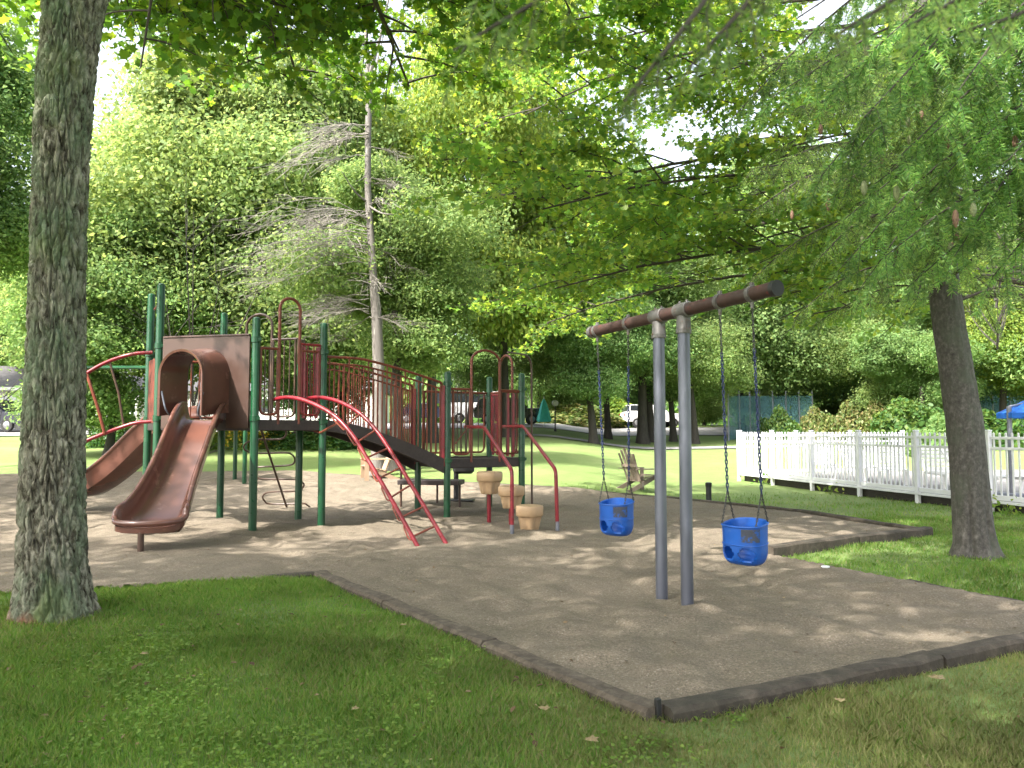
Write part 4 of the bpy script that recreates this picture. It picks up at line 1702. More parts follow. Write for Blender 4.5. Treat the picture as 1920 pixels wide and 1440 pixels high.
def house(x0, x1, y0, dpt, H, rh, wallm, label):
    z = tz((x0 + x1) / 2, y0)
    r = thing('house', ((x0 + x1) / 2, y0, z), label, 'building', 'houses beyond the road')
    q = MB(); q.box(((x0 + x1) / 2, y0 + dpt / 2, z + H / 2), (x1 - x0, dpt, H)); q.build('wall', M[wallm], r)
    q = MB(); o = .4
    q.add([(x0 - o, y0 - o, z + H), (x1 + o, y0 - o, z + H), (x1 + o, y0 + dpt + o, z + H), (x0 - o, y0 + dpt + o, z + H),
           (x0 - o, y0 + dpt / 2, z + H + rh), (x1 + o, y0 + dpt / 2, z + H + rh)],
          [(3, 2, 1, 0), (0, 1, 5, 4), (1, 2, 5), (2, 3, 4, 5), (3, 0, 4)])
    q.build('roof', M['roof'], r)
    n = max(2, int((x1 - x0) / 2.4))
    for i in range(n):
        cx = x0 + (x1 - x0) * (i + .5) / n
        w_ = MB().box((cx, y0 - .03, z + 1.55), (1.0, .08, 1.25), 0, .01).build('window', M['white_paint'], r)
        MB().box((cx, y0 - .075, z + 1.55), (.84, .03, 1.08)).build('pane', M['glass'], w_)


pL = P(150, 790, 60)[0]; pR = P(420, 790, 60)[0]
house(pL, pR, 60, 8, 2.6, 2.4, 'siding', 'pale house with grey roof half hidden behind the left trees')
pL = P(470, 790, 62)[0]; pR = P(700, 790, 62)[0]
house(pL, pR, 62, 8, 2.7, 2.4, 'white_paint', 'white house seen through the bridge railings')


def car(kind, paint):
    """a parked vehicle about 4.7 m long, nose towards +X"""
    r = thing('parked_car', (0, 0, 0), 'x', 'car', 'vehicles parked along the road')
    if kind == 'suv':
        side = [(-2.25, .45), (-2.3, .9), (-2.22, 1.1), (2.05, 1.02), (2.3, .82), (2.3, .45)]
        cab = [(-2.15, 1.08), (-1.85, 1.68), (.35, 1.70), (1.15, 1.04)]
    elif kind == 'van':
        side = [(-2.5, .45), (-2.55, 1.0), (-2.5, 1.25), (2.1, 1.15), (2.5, .9), (2.5, .45)]
        cab = [(-2.48, 1.2), (-2.35, 2.15), (1.2, 2.15), (1.95, 1.15)]
    else:
        side = [(-2.3, .42), (-2.3, .8), (-2.1, .98), (2.0, .92), (2.3, .74), (2.3, .42)]
        cab = [(-1.75, .94), (-1.05, 1.42), (.35, 1.44), (1.2, .92)]
    wd = .9
    q = MB()
    rings = [[np.array([x, y, z]) for x, z in pts] for y, pts in
             ((-wd, [(x * .985, z - .02) for x, z in side]), (-wd * .97, side), (wd * .97, side), (wd, [(x * .985, z - .02) for x, z in side]))]
    q.loft(rings)
    q.build('body', paint, r, True, 25)
    q = MB()
    rings = [[np.array([x, y, z]) for x, z in cab2] for y, cab2 in
             ((-wd * .96, [(x, z if i in (0, 3) else z - .04) for i, (x, z) in enumerate(cab)]),
              (-wd * .80, cab), (wd * .80, cab), (wd * .96, [(x, z if i in (0, 3) else z - .04) for i, (x, z) in enumerate(cab)]))]
    q.loft(rings)
    q.build('cabin', paint, r, True, 25)
    zc = (cab[0][1] + cab[1][1]) / 2 + .05
    for y in (-1, 1):
        hh = (cab[1][1] - cab[0][1]) * .34
        xs = np.linspace(cab[0][0] * .80 + cab[1][0] * .2 + .15, cab[3][0] * .6 + cab[2][0] * .4 - .1, 4)
        for i in range(3):
            MB().box(((xs[i] + xs[i + 1]) / 2, y * (wd * .965), zc), (xs[i + 1] - xs[i] - .07, .02, hh * 2), 0, .005).build('side_window', M['glass'], r)
    a = np.array([cab[2][0] + .10, 0, cab[2][1] - .06]); b = np.array([cab[3][0] - .06, 0, cab[3][1] + .06])
    MB().beam(a + (b - a) * .08 + np.array([.03, 0, .02]), b + np.array([.03, 0, .02]), wd * 1.6, .02).build('windscreen', M['glass'], r)
    a = np.array([cab[1][0] - .04, 0, cab[1][1] - .08]); b = np.array([cab[0][0], 0, cab[0][1] + .1])
    MB().beam(a, b, wd * 1.5, .04).build('rear_window', M['glass'], r)
    for x in (-1.42, 1.42):
        for y in (-1, 1):
            q = MB(); q.tube([(x, y * (wd - .17), .34), (x, y * (wd + .015), .34)], [.34, .34], 20)
            wl = q.build('wheel', M['tyre'], r, True)
            MB().tube([(x, y * (wd + .0), .34), (x, y * (wd + .03), .34)], [.21, .17], 16).build('rim', M['rim'], wl, True)
    for y in (-.66, .66):
        MB().box((side[-2][0] - .02, y, side[-2][1] - .05), (.06, .34, .14), 0, .02).build('headlight', M['globe'], r)
        MB().box((side[1][0] + .02, y, side[1][1] + .02), (.06, .22, .24), 0, .02).build('tail_light', M['lamp_red'], r)
    return r


def put_car(o, px, py, d, rz, label):
    g = P(px, py, d)
    o.location = (g[0], g[1], tz(g[0], g[1]) + .05)
    o.rotation_euler = (0, 0, rz)
    o['label'] = label


put_car(car('suv', M['car_dark']), -8, 800, 41.5, R(-8), 'dark blue estate vehicle parked before the garage at the left edge')
put_car(car('suv', M['car_black']), 955, 800, 49.5, R(2), 'black car parked beyond the stepping pods')
wv = car('van', M['car_white'])
put_car(wv, 900, 795, 53, R(5), 'white van seen through the bars of the lower tower')
wsuv = car('suv', M['car_white'])
put_car(wsuv, 1222, 795, 58, R(8), 'white car parked behind the dark tree trunks left of the swing posts')
o = copy_tree(wsuv); put_car(o, 175, 795, 44, R(12), 'white car just right of the maple trunk')
put_car(car('sedan', M['car_dark']), 800, 795, 55, R(6), 'dark saloon car behind the red end plates of the bridge')

g = P(1020, 792, 47.5); g[2] = tz(g[0], g[1])
tu = thing('folded_umbrella', g, 'folded teal patio umbrella by the road beyond the lawn', 'umbrella')
MB().tube([g, g + np.array([0, 0, 1.9])], .03, 8).build('pole', M['white_paint'], tu, True)
MB().lathe([(.33, .35), (.40, .45), (.30, .9), (.17, 1.45), (.05, 1.75)], g, 14, lambda a, i: 1 + .16 * math.cos(6 * a)).build('canopy', M['teal'], tu, True)


def lamp(px, py, d, h, label, two=False):
    g = P(px, py, d); g[2] = tz(g[0], g[1])
    r = thing('garden_lamp', g, label, 'lamp post', 'lamp posts with white globes')
    q = MB(); q.lathe([(.09, -.1), (.08, .1), (.04, .16), (.035, h - .15), (.06, h - .1)], g, 12)
    if two: q.tube([g + np.array([-.3, 0, h - .1]), g + np.array([.3, 0, h - .1])], .025, 8)
    q.build('post', M['black_metal'], r, True)
    for dx in ((-.28, .28) if two else (0,)):
        prof = [(.18 * math.sin(math.pi * k / 10) + .005, h + .06 - .18 * math.cos(math.pi * k / 10)) for k in range(11)]
        MB().lathe(prof, (g[0] + dx, g[1], g[2]), 14).build('globe', M['globe'], r, True)


lamp(1041, 806, 44, 1.55, 'black garden lamp with white globe beyond the sliding pole')
lamp(167, 800, 40, 2.1, 'lamp with two white globes just right of the maple trunk', True)
g = P(257, 775, 36); g[2] = tz(g[0], g[1])
wb = thing('white_post', g, 'white pedestal post seen under the curved red rail', 'post')
MB().lathe([(.10, -.1), (.085, 1.55), (.12, 1.6), (.12, 1.9), (.05, 2.0)], g, 16).build('shaft', M['white_paint'], wb, True)


# ------------------------------------------------------------------ foliage generators
MAPLE = np.array([(0, -.5), (.10, -.33), (.42, -.30), (.33, -.08), (.52, .16), (.20, .16), (0, .55), (-.20, .16), (-.52, .16), (-.33, -.08), (-.42, -.30), (-.10, -.33)])
OVAL = np.array([(0, -.5), (.22, -.22), (.25, .1), (0, .5), (-.25, .1), (-.22, -.22)])
QUAD = np.array([(0, -.5), (.34, 0), (0, .5), (-.34, 0)])


def leaf_mesh(name, pos, size, shape, rng, up=.8, fold=.22, out=None):
    """one polygon per leaf; up: how strongly the faces look to the sky"""
    n = len(pos)
    nr = rng.normal(size=(n, 3)) * (1 - up * .55)
    nr[:, 2] += up
    if out is not None: nr += out * .7
    nr /= np.linalg.norm(nr, axis=1)[:, None] + 1e-9
    rd = rng.normal(size=(n, 3))
    u = np.cross(nr, rd); u /= np.linalg.norm(u, axis=1)[:, None] + 1e-9
    v = np.cross(nr, u)
    k = len(shape)
    sz = np.asarray(size).reshape(-1, 1, 1)
    sx = shape[:, 0][None, :, None]; sy = shape[:, 1][None, :, None]
    V = pos[:, None, :] + sz * (u[:, None, :] * sx + v[:, None, :] * sy + nr[:, None, :] * (fold * (np.abs(sx) - .2) - .18 * sy * sy))
    Fq = np.arange(n * k).reshape(n, k)
    return fast_mesh(name, V.reshape(-1, 3), Fq)


def far_crown(seed, rad, h, nclump, nleaf, lsize, nlobe=11, base=.12):
    """crown of overlapping boughs; leaf clumps sit on the shells of the boughs with gaps between"""
    rng = np.random.RandomState(seed)
    lob = []
    for i in range(nlobe):
        z = base + (.92 - base) * rng.rand() ** .9
        wz = math.sin(math.pi * min(1, (z * .86 + .10))) ** .7
        a = rng.rand() * 2 * math.pi
        rr = rad * wz * (.25 + .45 * rng.rand())
        lob.append((rr * math.cos(a), rr * math.sin(a), z * h, rad * (.30 + .25 * rng.rand()) * (.65 + .5 * wz)))
    lob = np.array(lob)
    k = rng.randint(0, nlobe, nclump)
    d = rng.normal(size=(nclump, 3)); d /= np.linalg.norm(d, axis=1)[:, None]
    d[:, 2] = d[:, 2] * .8 + .08
    rr = lob[k, 3] * (.40 + .66 * rng.rand(nclump) ** .75)
    c = lob[k, :3] + d * rr[:, None] * np.array([1, 1, .72])
    # layered, drooping sprays
    spread = rad * .075
    pos = c[:, None, :] + rng.normal(size=(nclump, nleaf, 3)) * np.array([spread, spread, spread * .42])
    outv = np.repeat(d, nleaf, 0)
    pos = pos.reshape(-1, 3)
    pos[:, 2] -= .10 * rad * .35 * (np.linalg.norm((pos[:, :2] - np.repeat(c, nleaf, 0)[:, :2]), axis=1) / spread) * .3
    sz = lsize * (.65 + .7 * rng.rand(len(pos)))
    me = leaf_mesh('crown', pos, sz, QUAD if lsize > .17 else OVAL, rng, .55, .2, outv)
    br = MB()
    for i in range(nlobe):
        x, y, z, q = lob[i]
        s = np.array([0, 0, max(.02, z * .35) - h * .05])
        e = np.array([x, y, z])
        mpt = (s + e) / 2 + np.array([0, 0, -.08 * h * .3])
        br.tube(bez([s, mpt, e], 4), list(np.linspace(.008 * rad + .01, .006, 9)), 5)
        for j in range(5):
            dd = rng.normal(size=3); dd /= np.linalg.norm(dd)
            br.tube([e * .8 + s * .2, e + dd * q * .7], [.010, .004], 4)
    return me, br


FAR = []
for sd, rad, h, nc, nl, ls in ((1, 4.6, 9, 3900, 27, .135), (2, 5.2, 11, 4300, 27, .14), (3, 4.2, 8, 3500, 27, .13), (4, 3.6, 9.5, 3200, 27, .13)):
    FAR.append((far_crown(sd, rad, h, nc, nl, ls, 13, .08), rad, h))
_far_mesh = {}


def trunk_mesh(p, r, h, lean, m, parent, rng, name='trunk', flare=1.5, n=10):
    pts, rs = [], []
    for i in range(10):
        t = i / 9
        pts.append((p[0] + lean[0] * t + .12 * math.sin(3 * t + r * 40) * t, p[1] + lean[1] * t + .08 * math.sin(4 * t + 1) * t, p[2] - .15 + (h + .15) * t))
        rs.append(r * ((1 - .55 * t) + (flare - 1) * math.exp(-t * 14)))
    return MB().tube(pts, rs, n).build(name, m, parent, True)


def far_tree(px, d, var, mat, base_h, total_h, label, name='broadleaf_tree', trunk_r=.2, squash=1.0, y_off=0, wide=1.0):
    (me, br), rad, h = FAR[var]
    x = (px - 960) / F * d
    z = tz(x, d)
    rng = random.Random(int(px * 13 + d * 7))
    r = thing(name, (x, d, z), label, 'tree', 'trees around the lawn')
    key = (var, mat)
    if key not in _far_mesh:
        m2 = me.copy(); m2.materials.clear(); m2.materials.append(M[mat])
        _far_mesh[key] = m2
    sc = (total_h - base_h) / h
    o = bpy.data.objects.new('crown', _far_mesh[key])
    COL.objects.link(o); o.parent = r
    o.location = (0, 0, base_h)
    o.scale = (sc * wide, sc * wide, sc)
    o.rotation_euler = (0, 0, rng.uniform(0, 6.28))
    kb = ('b', var)
    if kb not in _far_mesh:
        ob = br.build('branches', M['bark_dark'], r, True)
        _far_mesh[kb] = ob.data
    else:
        ob = bpy.data.objects.new('branches', _far_mesh[kb]); COL.objects.link(ob); ob.parent = r
    ob.location = o.location; ob.scale = o.scale; ob.rotation_euler = o.rotation_euler
    trunk_mesh((x, d, z), trunk_r, base_h + (total_h - base_h) * .28, (rng.uniform(-.3, .3), rng.uniform(-.2, .2)), M['bark_dark'], r, rng)
    return r


# px, depth, variant, leaf, crown base, total height, label, trunk radius
for a in (
    (205, 27, 2, 'leaf_far', .9, 9.0, 'bushy green tree just right of the maple trunk, behind the curved climber', .16),
    (300, 30, 1, 'leaf_far', 1.3, 15.5, 'tall pale green tree directly behind the slide tower', .24),
    (420, 34, 0, 'leaf_far', 1.2, 15.5, 'tall green tree behind the entry arches of the tower', .24),
    (560, 30, 1, 'leaf_far', 1.6, 15.0, 'broad green tree left of the bare grey tree', .22),
    (640, 40, 3, 'leaf_fard', 1.2, 17.0, 'dark tall tree far behind the bare grey tree', .26),
    (125, 50, 3, 'leaf_far', 1.5, 14.0, 'dark tree hidden mostly by the maple trunk', .2),
    (-120, 17.5, 0, 'leaf_far', 4.3, 11.0, 'leafy tree whose boughs show left of the maple trunk', .2),
    (-70, 53, 0, 'leaf_far', 2.4, 15.0, 'green tree rising behind the garage at the left edge', .22),
    (-260, 40, 1, 'leaf_fard', 2.5, 13.0, 'dark tree beyond the left edge of the picture', .22),
    (810, 33, 1, 'leaf_fary', 3.0, 21.5, 'tall yellow green tree right of the bare grey tree', .24),
    (950, 37, 0, 'leaf_fary', 2.8, 22.5, 'tall yellow green tree behind the lower tower', .24),
    (880, 46, 3, 'leaf_far', 2.2, 12.0, 'dark narrow tree beyond the road behind the lower tower', .2),
    (1010, 60, 1, 'leaf_far', 1.0, 14.0, 'dark tree beyond the teal umbrella', .22),
    (1113, 37, 2, 'leaf_far', 2.1, 9.0, 'dark shade tree with thick trunk left of the left swing',   .22),
    (1140, 43, 0, 'leaf_far', 2.2, 15.0, 'green tree with leaning trunk behind the left swing chains', .2),
    (1205, 41, 1, 'leaf_far', 2.3, 14.5, 'dark stemmed tree with the widest trunk between the swing and posts', .30),
    (1222, 42.5, 3, 'leaf_fard', 2.3, 10.5, 'slim dark tree close beside the widest far trunk', .24),
    (1262, 43, 2, 'leaf_far', 2.2, 10.0, 'small tree seen between the two grey swing posts', .2),
    (1303, 41, 0, 'leaf_far', 2.2, 10.5, 'green tree just right of the grey swing posts', .2),
    (1390, 50, 1, 'leaf_far', 1.0, 18.5, 'tall tree behind the left end of the court fence', .26),
    (1060, 62, 0, 'leaf_far', .2, 8.5, 'leafy thicket beyond the road right of the teal umbrella', .14),
    (1180, 66, 1, 'leaf_far', .2, 9.0, 'leafy thicket beyond the road between the far trunks', .14),
    (1320, 62, 2, 'leaf_far', .2, 7.5, 'leafy thicket right of the swing posts beyond the road', .14),
    (1430, 58, 0, 'leaf_far', .2, 8.0, 'leafy thicket above the left end of the court screen', .14),
    (1560, 57, 2, 'leaf_far', .2, 8.0, 'leafy thicket above the clipped hedge', .14),
    (1690, 52, 0, 'leaf_far', .2, 7.5, 'leafy thicket behind the large shrub left of the spruce', .14),
    (1900, 52, 1, 'leaf_far', .2, 8.0, 'leafy thicket behind the blue umbrella', .14),
    (1480, 54, 0, 'leaf_far', .8, 18.5, 'deep green tree behind the court fence', .26),
    (1580, 52, 1, 'leaf_fard', .8, 16.5, 'deep green tree behind the clipped bushes', .26),
    (1650, 44, 2, 'leaf_far', 1.2, 9.5, 'rounded green tree left of the spruce trunk', .22),
    (1730, 40, 3, 'leaf_far', .7, 9.0, 'light green tree close behind the spruce trunk', .2),
    (1790, 50, 0, 'leaf_fard', .8, 13.0, 'dark tree far behind the spruce trunk', .24),
    (1880, 40, 1, 'leaf_fary', 1.8, 12.0, 'sunlit tree above the blue umbrella', .24),
    (2000, 38, 0, 'leaf_far', 1.4, 13.0, 'green tree at the right edge beyond the pool', .24),
    (2120, 46, 1, 'leaf_fard', 1.0, 14.0, 'tree beyond the right edge of the picture', .24),
):
    far_tree(*a[:7], trunk_r=a[7], wide=.62 if a[5] > 20 else 1.0)
# woodland far behind: reads as one mass
rng = np.random.RandomState(77)
pos = []
for i in range(46):
    x = -95 + 190 * i / 45 + rng.uniform(-2, 2); y = 84 + rng.uniform(-6, 8)
    n = 900
    rr = rng.rand(n) ** .33
    d = rng.normal(size=(n, 3)); d /= np.linalg.norm(d, axis=1)[:, None]
    hh = rng.uniform(6.0, 9.0)
    pos.append(np.array([x, y, hh * .62 + 1.5]) + d * rr[:, None] * np.array([4.4, 4.0, hh * .7]))
pos = np.concatenate(pos)
o = link_mesh('woodland', leaf_mesh('woodland', pos, .9 * (.6 + .8 * rng.rand(len(pos))), QUAD, rng, .4), M['leaf_far'])
tag(o, 'far belt of woodland closing the view behind the road', 'woodland', kind='stuff')


# bushes
def bush_mesh(seed, n, lsize, flat=1.0):
    rng = np.random.RandomState(seed)
    d = rng.normal(size=(n, 3)); d /= np.linalg.norm(d, axis=1)[:, None]
    d[:, 2] = np.abs(d[:, 2]) * 1.05 - .12
    wob = 1 + .16 * np.sin(d[:, 0] * 5 + seed) * np.cos(d[:, 1] * 4 + seed * 2) + .10 * np.sin(d[:, 2] * 9 + d[:, 0] * 7)
    rr = (.72 + .30 * rng.rand(n)) * wob
    pos = d * rr[:, None]
    return leaf_mesh('foliage', pos, lsize * (.6 + .8 * rng.rand(n)), OVAL, rng, .35, .2, d)


BUSH = [bush_mesh(5, 5200, .11), bush_mesh(9, 5200, .11)]
_bm = {}


def bush(px, py, d, w_, h_, mat, label, name='bush', group='bushes beyond the lawn', var=0, cat='bush'):
    g = P(px, py, d); g[2] = tz(g[0], g[1])
    r = thing(name, g, label, cat, group)
    if (var, mat) not in _bm:
        m2 = BUSH[var].copy(); m2.materials.clear(); m2.materials.append(M[mat]); _bm[(var, mat)] = m2
    o = bpy.data.objects.new('foliage', _bm[(var, mat)]); COL.objects.link(o); o.parent = r
    o.scale = (w_ / 2, w_ / 2 * .8, h_)
    q = MB()
    for k in range(5):
        a = k * 1.26
        q.tube([g, g + np.array([math.cos(a) * w_ * .25, math.sin(a) * w_ * .2, h_ * .7])], [.03, .01], 5)
    q.build('stems', M['bark_dark'], r)
    return r


for i, (px, w_, h_, mt, txt) in enumerate(((1462, 2.6, 1.75, 'leaf_shrub', 'clipped green bush at the left end of the court hedge'),
                                           (1530, 2.3, 1.85, 'leaf_hedge', 'second clipped bush of the court hedge, tinted tan on top'),
                                           (1590, 3.0, 2.0, 'leaf_hedge', 'wide clipped bush in the middle of the court hedge'),
                                           (1645, 2.6, 2.15, 'leaf_hedge', 'tallest tan topped bush of the court hedge'))):
    bush(px, 798, 42.0, w_, h_, mt, txt, 'hedge_bush', 'clipped bushes before the court', i % 2)
bush(1700, 805, 36, 4.2, 2.3, 'leaf_shrub', 'large leafy shrub left of the spruce trunk behind the fence', var=1)
bush(1760, 805, 33, 3.0, 1.6, 'leaf_far', 'pale shrub touching the spruce trunk behind the fence', var=0)
bush(1850, 800, 38, 4.2, 1.8, 'leaf_shrub', 'shrub right of the spruce trunk behind the fence', var=1)
bush(228, 850, 31, 2.8, 1.35, 'leaf_shrub', 'rounded pale shrub under the curved red rail', var=0)
bush(275, 845, 29, 2.4, 1.0, 'leaf_shrub', 'low dark shrub beside the slide tower', var=1)
bush(440, 842, 30, 2.6, .85, 'leaf_fary', 'low flower bed shrub with yellow blooms behind the slide', var=0)
bush(520, 842, 31, 3.2, .7, 'leaf_shrub', 'low bed shrub behind the coil climber', var=1)
bush(600, 842, 30, 3.4, .85, 'leaf_shrub', 'low bed shrub between the tower posts', var=0)
bush(660, 845, 31, 2.6, .8, 'leaf_shrub', 'low bed shrub under the upper end of the bridge', var=1)
bush(1150, 792, 60, 7, 2.2, 'leaf_fary', 'bright yellow green bush across the road', var=0)
bush(1075, 790, 58, 8, 1.6, 'leaf_hedge', 'long brown hedge across the road right of the garden lamp', var=1)
# small weeds along the foot of the pool fence
for i, sx in enumerate((1.9, 4.9, 9.3, 9.9)):
    c = fA + fdir * sx - inr * .35
    r = thing('weed', (c[0], c[1], tz(c[0], c[1])), ['pale weed at the far end of the fence foot', 'weed under the third fence bay', 'tall leafy weed left of the spruce trunk', 'small weed close left of the spruce trunk'][i], 'plant', 'weeds along the fence foot')
    rg = np.random.RandomState(i + 60)
    n_ = (26, 22, 46, 26)[i]
    d_ = rg.normal(size=(n_, 3)) * np.array([.13, .13, .08])
    d_[:, 2] = np.abs(d_[:, 2]) * 1.6 + .04
    link_mesh('foliage', leaf_mesh('foliage', d_ * (1.5 if i == 2 else 1), .09 * (.6 + .8 * rg.rand(n_)), OVAL, rg, .6), M['leaf_fary'], r)
    q = MB()
    for k in range(4):
        a = k * 1.6
        q.tube([(c[0], c[1], tz(c[0], c[1]) - .02), (c[0] + .1 * math.cos(a), c[1] + .1 * math.sin(a), tz(c[0], c[1]) + .2)], .005, 4)
    q.build('stem', M['leaf_shrub'], r)


# yellow flowers in the bed
g = P(440, 842, 29.4); g[2] = tz(g[0], g[1])
rng = np.random.RandomState(3)
pp = np.array([g[0], g[1], g[2] + .55]) + rng.normal(size=(420, 3)) * np.array([.75, .3, .22])
o = link_mesh('flower_bed', leaf_mesh('flower_bed', pp, .10 * (.6 + .8 * rng.rand(420)), OVAL, rng, .5), M['petal'])
tag(o, 'mass of small yellow flowers behind the slide posts', 'flowers', kind='stuff')


# bare grey tree with fine dead branches
def dead_tree():
    g = G(706, 893)
    d = g[1]
    r = thing('bare_tree', g, 'tall bare grey tree with fine dead branches behind the bridge', 'tree')
    rng = random.Random(11)
    tp = [(706, 900), (709, 860), (711, 800), (710, 700), (706, 600), (700, 520), (695, 440), (690, 360), (690, 280), (691, 180), (688, 90), (680, -60), (676, -260)]
    wd = [.56, .40, .36, .31, .27, .22, .19, .17, .16, .17, .11, .08, .04]
    pts = [P(x, y, d + .1) for x, y in tp]
    MB().tube(bez(pts, 3), list(np.interp(np.linspace(0, 12, 37), range(13), np.array(wd) / 2)), 14).build('trunk', M['dead_bark'], r, True)
    tw = MB()
    for (x, y, ex_, ey_, rr) in ((690, 150, 735, -30, .06), (692, 170, 720, 60, .04), (691, 190, 660, 60, .05), (690, 380, 640, 320, .03), (692, 300, 668, 340, .03),
                                 (690, 385, 745, 402, .03), (690, 120, 560, 145, .035), (690, 165, 770, 150, .03)):
        a, b = P(x, y, d + .1), P(ex_, ey_, d + rng.uniform(-1, 1))
        mid = (a + b) / 2 + np.array([0, rng.uniform(-.3, .3), -.12])
        MB().tube(bez([a, mid, b], 4), list(np.linspace(rr, rr * .3, 9)), 6).build('limb', M['dead_bark'], r, True)
    # drooping brushes of twigs, mostly to the left
    for i in range(50):
        y0 = rng.uniform(235, 600)
        a = P(692, y0, d)
        left = rng.random() < .78
        L = rng.uniform(1.6, 3.7) if left else rng.uniform(.5, 1.5)
        if y0 < 300 or y0 > 540: L *= .7
        an = math.pi + rng.uniform(-.95, .95) if left else rng.uniform(-1.2, 1.2)
        dr = np.array([math.cos(an), math.sin(an) * .8, 0])
        el = rng.uniform(-.12, .62)
        pl = []
        for k in range(7):
            t = k / 6
            pl.append(a + dr * L * t + np.array([rng.uniform(-.05, .05), rng.uniform(-.08, .08), L * (el * t - (.30 + el * .9) * t * t) + rng.uniform(-.05, .05)]) * (k > 0))
        tw.tube(pl, list(np.linspace(.013, .005, 7)), 4)
        for j in range(15):
            t = rng.uniform(.2, 1)
            k = min(5, int(t * 6))
            s = pl[k] + (pl[k + 1] - pl[k]) * (t * 6 - k)
            l2 = rng.uniform(.35, 1.0)
            dv = dr * rng.uniform(.3, 1) + np.array([rng.uniform(-.5, .5), rng.uniform(-.6, .6), rng.uniform(-.35, .15)])
            dv /= np.linalg.norm(dv)
            e = s + dv * l2
            tw.tube([s, (s + e) / 2 + np.array([0, 0, .04]), e + np.array([0, 0, -.05])], [.007, .0055, .003], 3, cap=False)
            for q in range(2):
                s2 = s + (e - s) * rng.uniform(.2, .8)
                e2 = s2 + dv * .3 + np.array([rng.uniform(-.25, .25), rng.uniform(-.2, .2), rng.uniform(-.25, .05)])
                tw.tube([s2, e2], [.0045, .0025], 3, cap=False)
    tw.build('twigs', M['dead_twig'], r)


dead_tree()
far_tree(744, 21.6, 2, 'leaf_far', 2.7, 9.0, 'leafy tree with dark trunk close right of the bare grey tree', trunk_r=.2)


# ------------------------------------------------------------------ near maples: limbs, twigs, single leaves
def maple(seed, limbs, leaf_size, per_twig, twig_step=1.0, low=None, gapf=None):
    """limbs: (start, azimuth, elevation, length, radius). Returns branch MB and leaf positions"""
    rng = np.random.RandomState(seed)
    br = MB(); pos = []

    def path(s, az, el, L, droop, n=7):
        pts = [np.array(s, float)]
        for k in range(n):
            e = el - droop * (k / n)
            d = np.array([math.cos(az) * math.cos(e), math.sin(az) * math.cos(e), math.sin(e)])
            az += rng.uniform(-.12, .12)
            pts.append(pts[-1] + d * L / n)
        return pts, az

    def pt(pl, t):
        k = min(len(pl) - 2, int(t * (len(pl) - 1)))
        return pl[k] + (pl[k + 1] - pl[k]) * (t * (len(pl) - 1) - k)

    for (s, az, el, L, r) in limbs:
        pl, _ = path(s, az, el, L, .55)
        if low is not None:
            ok = [i for i, p in enumerate(pl) if p[2] < low(p) + .15 and i > 1]
            if ok: pl = pl[:max(3, ok[0])]
        br.tube(pl, list(np.linspace(r, r * .22, len(pl))), 8)
        n2 = max(4, int(L * 2.6))
        for i in range(n2):
            t = .22 + .78 * (i + rng.rand()) / n2
            sg = 1 if i % 2 else -1
            L2 = L * (.46 - .26 * t) * rng.uniform(.7, 1.25) + .35
            p2_, az2 = path(pt(pl, min(t, .999)), az + sg * rng.uniform(.45, 1.15), rng.uniform(-.05, .45), L2, .55, 5)
            if low is not None and min(p[2] - low(p) for p in p2_) < 0: continue
            if gapf is not None and (gapf(p2_[2]) or gapf(p2_[4])): continue
            br.tube(p2_, list(np.linspace(max(.012, r * .28), .005, len(p2_))), 5)
            n3 = max(3, int(L2 * 6.5 * twig_step))
            for j in range(n3):
                t3 = .15 + .85 * (j + rng.rand()) / n3
                sg3 = 1 if j % 2 else -1
                L3 = rng.uniform(.22, .60)
                p3_, _ = path(pt(p2_, min(t3, .999)), az2 + sg3 * rng.uniform(.3, 1.2), rng.uniform(-.35, .3), L3, .4, 3)
                br.tube(p3_, [.005, .004, .003, .002], 3, cap=False)
                nl = per_twig
                tt = rng.rand(nl) ** .7
                for q in range(nl):
                    c = pt(p3_, min(.999, tt[q]))
                    pos.append(c + rng.normal(size=3) * np.array([.075, .075, .05]) + np.array([0, 0, -.03]))
    return br, np.array(pos), rng


def build_maple(name, root, br, pos, rng, leaf_size, mat, up=.75):
    off = np.array(woff(root))
    br.build('branches', M['twig'], root, True)
    me = leaf_mesh('crown', pos - off, leaf_size * (.6 + .7 * rng.rand(len(pos))), MAPLE, rng, up, .25)
    return link_mesh('crown', me, M[mat], root)


# the big maple trunk at left
gT = G(104, 1158)
mt = thing('maple_tree', (gT[0], gT[1], gT[2]), 'large maple with furrowed lichen covered bark at the left', 'tree', 'maple trees shading the playground')


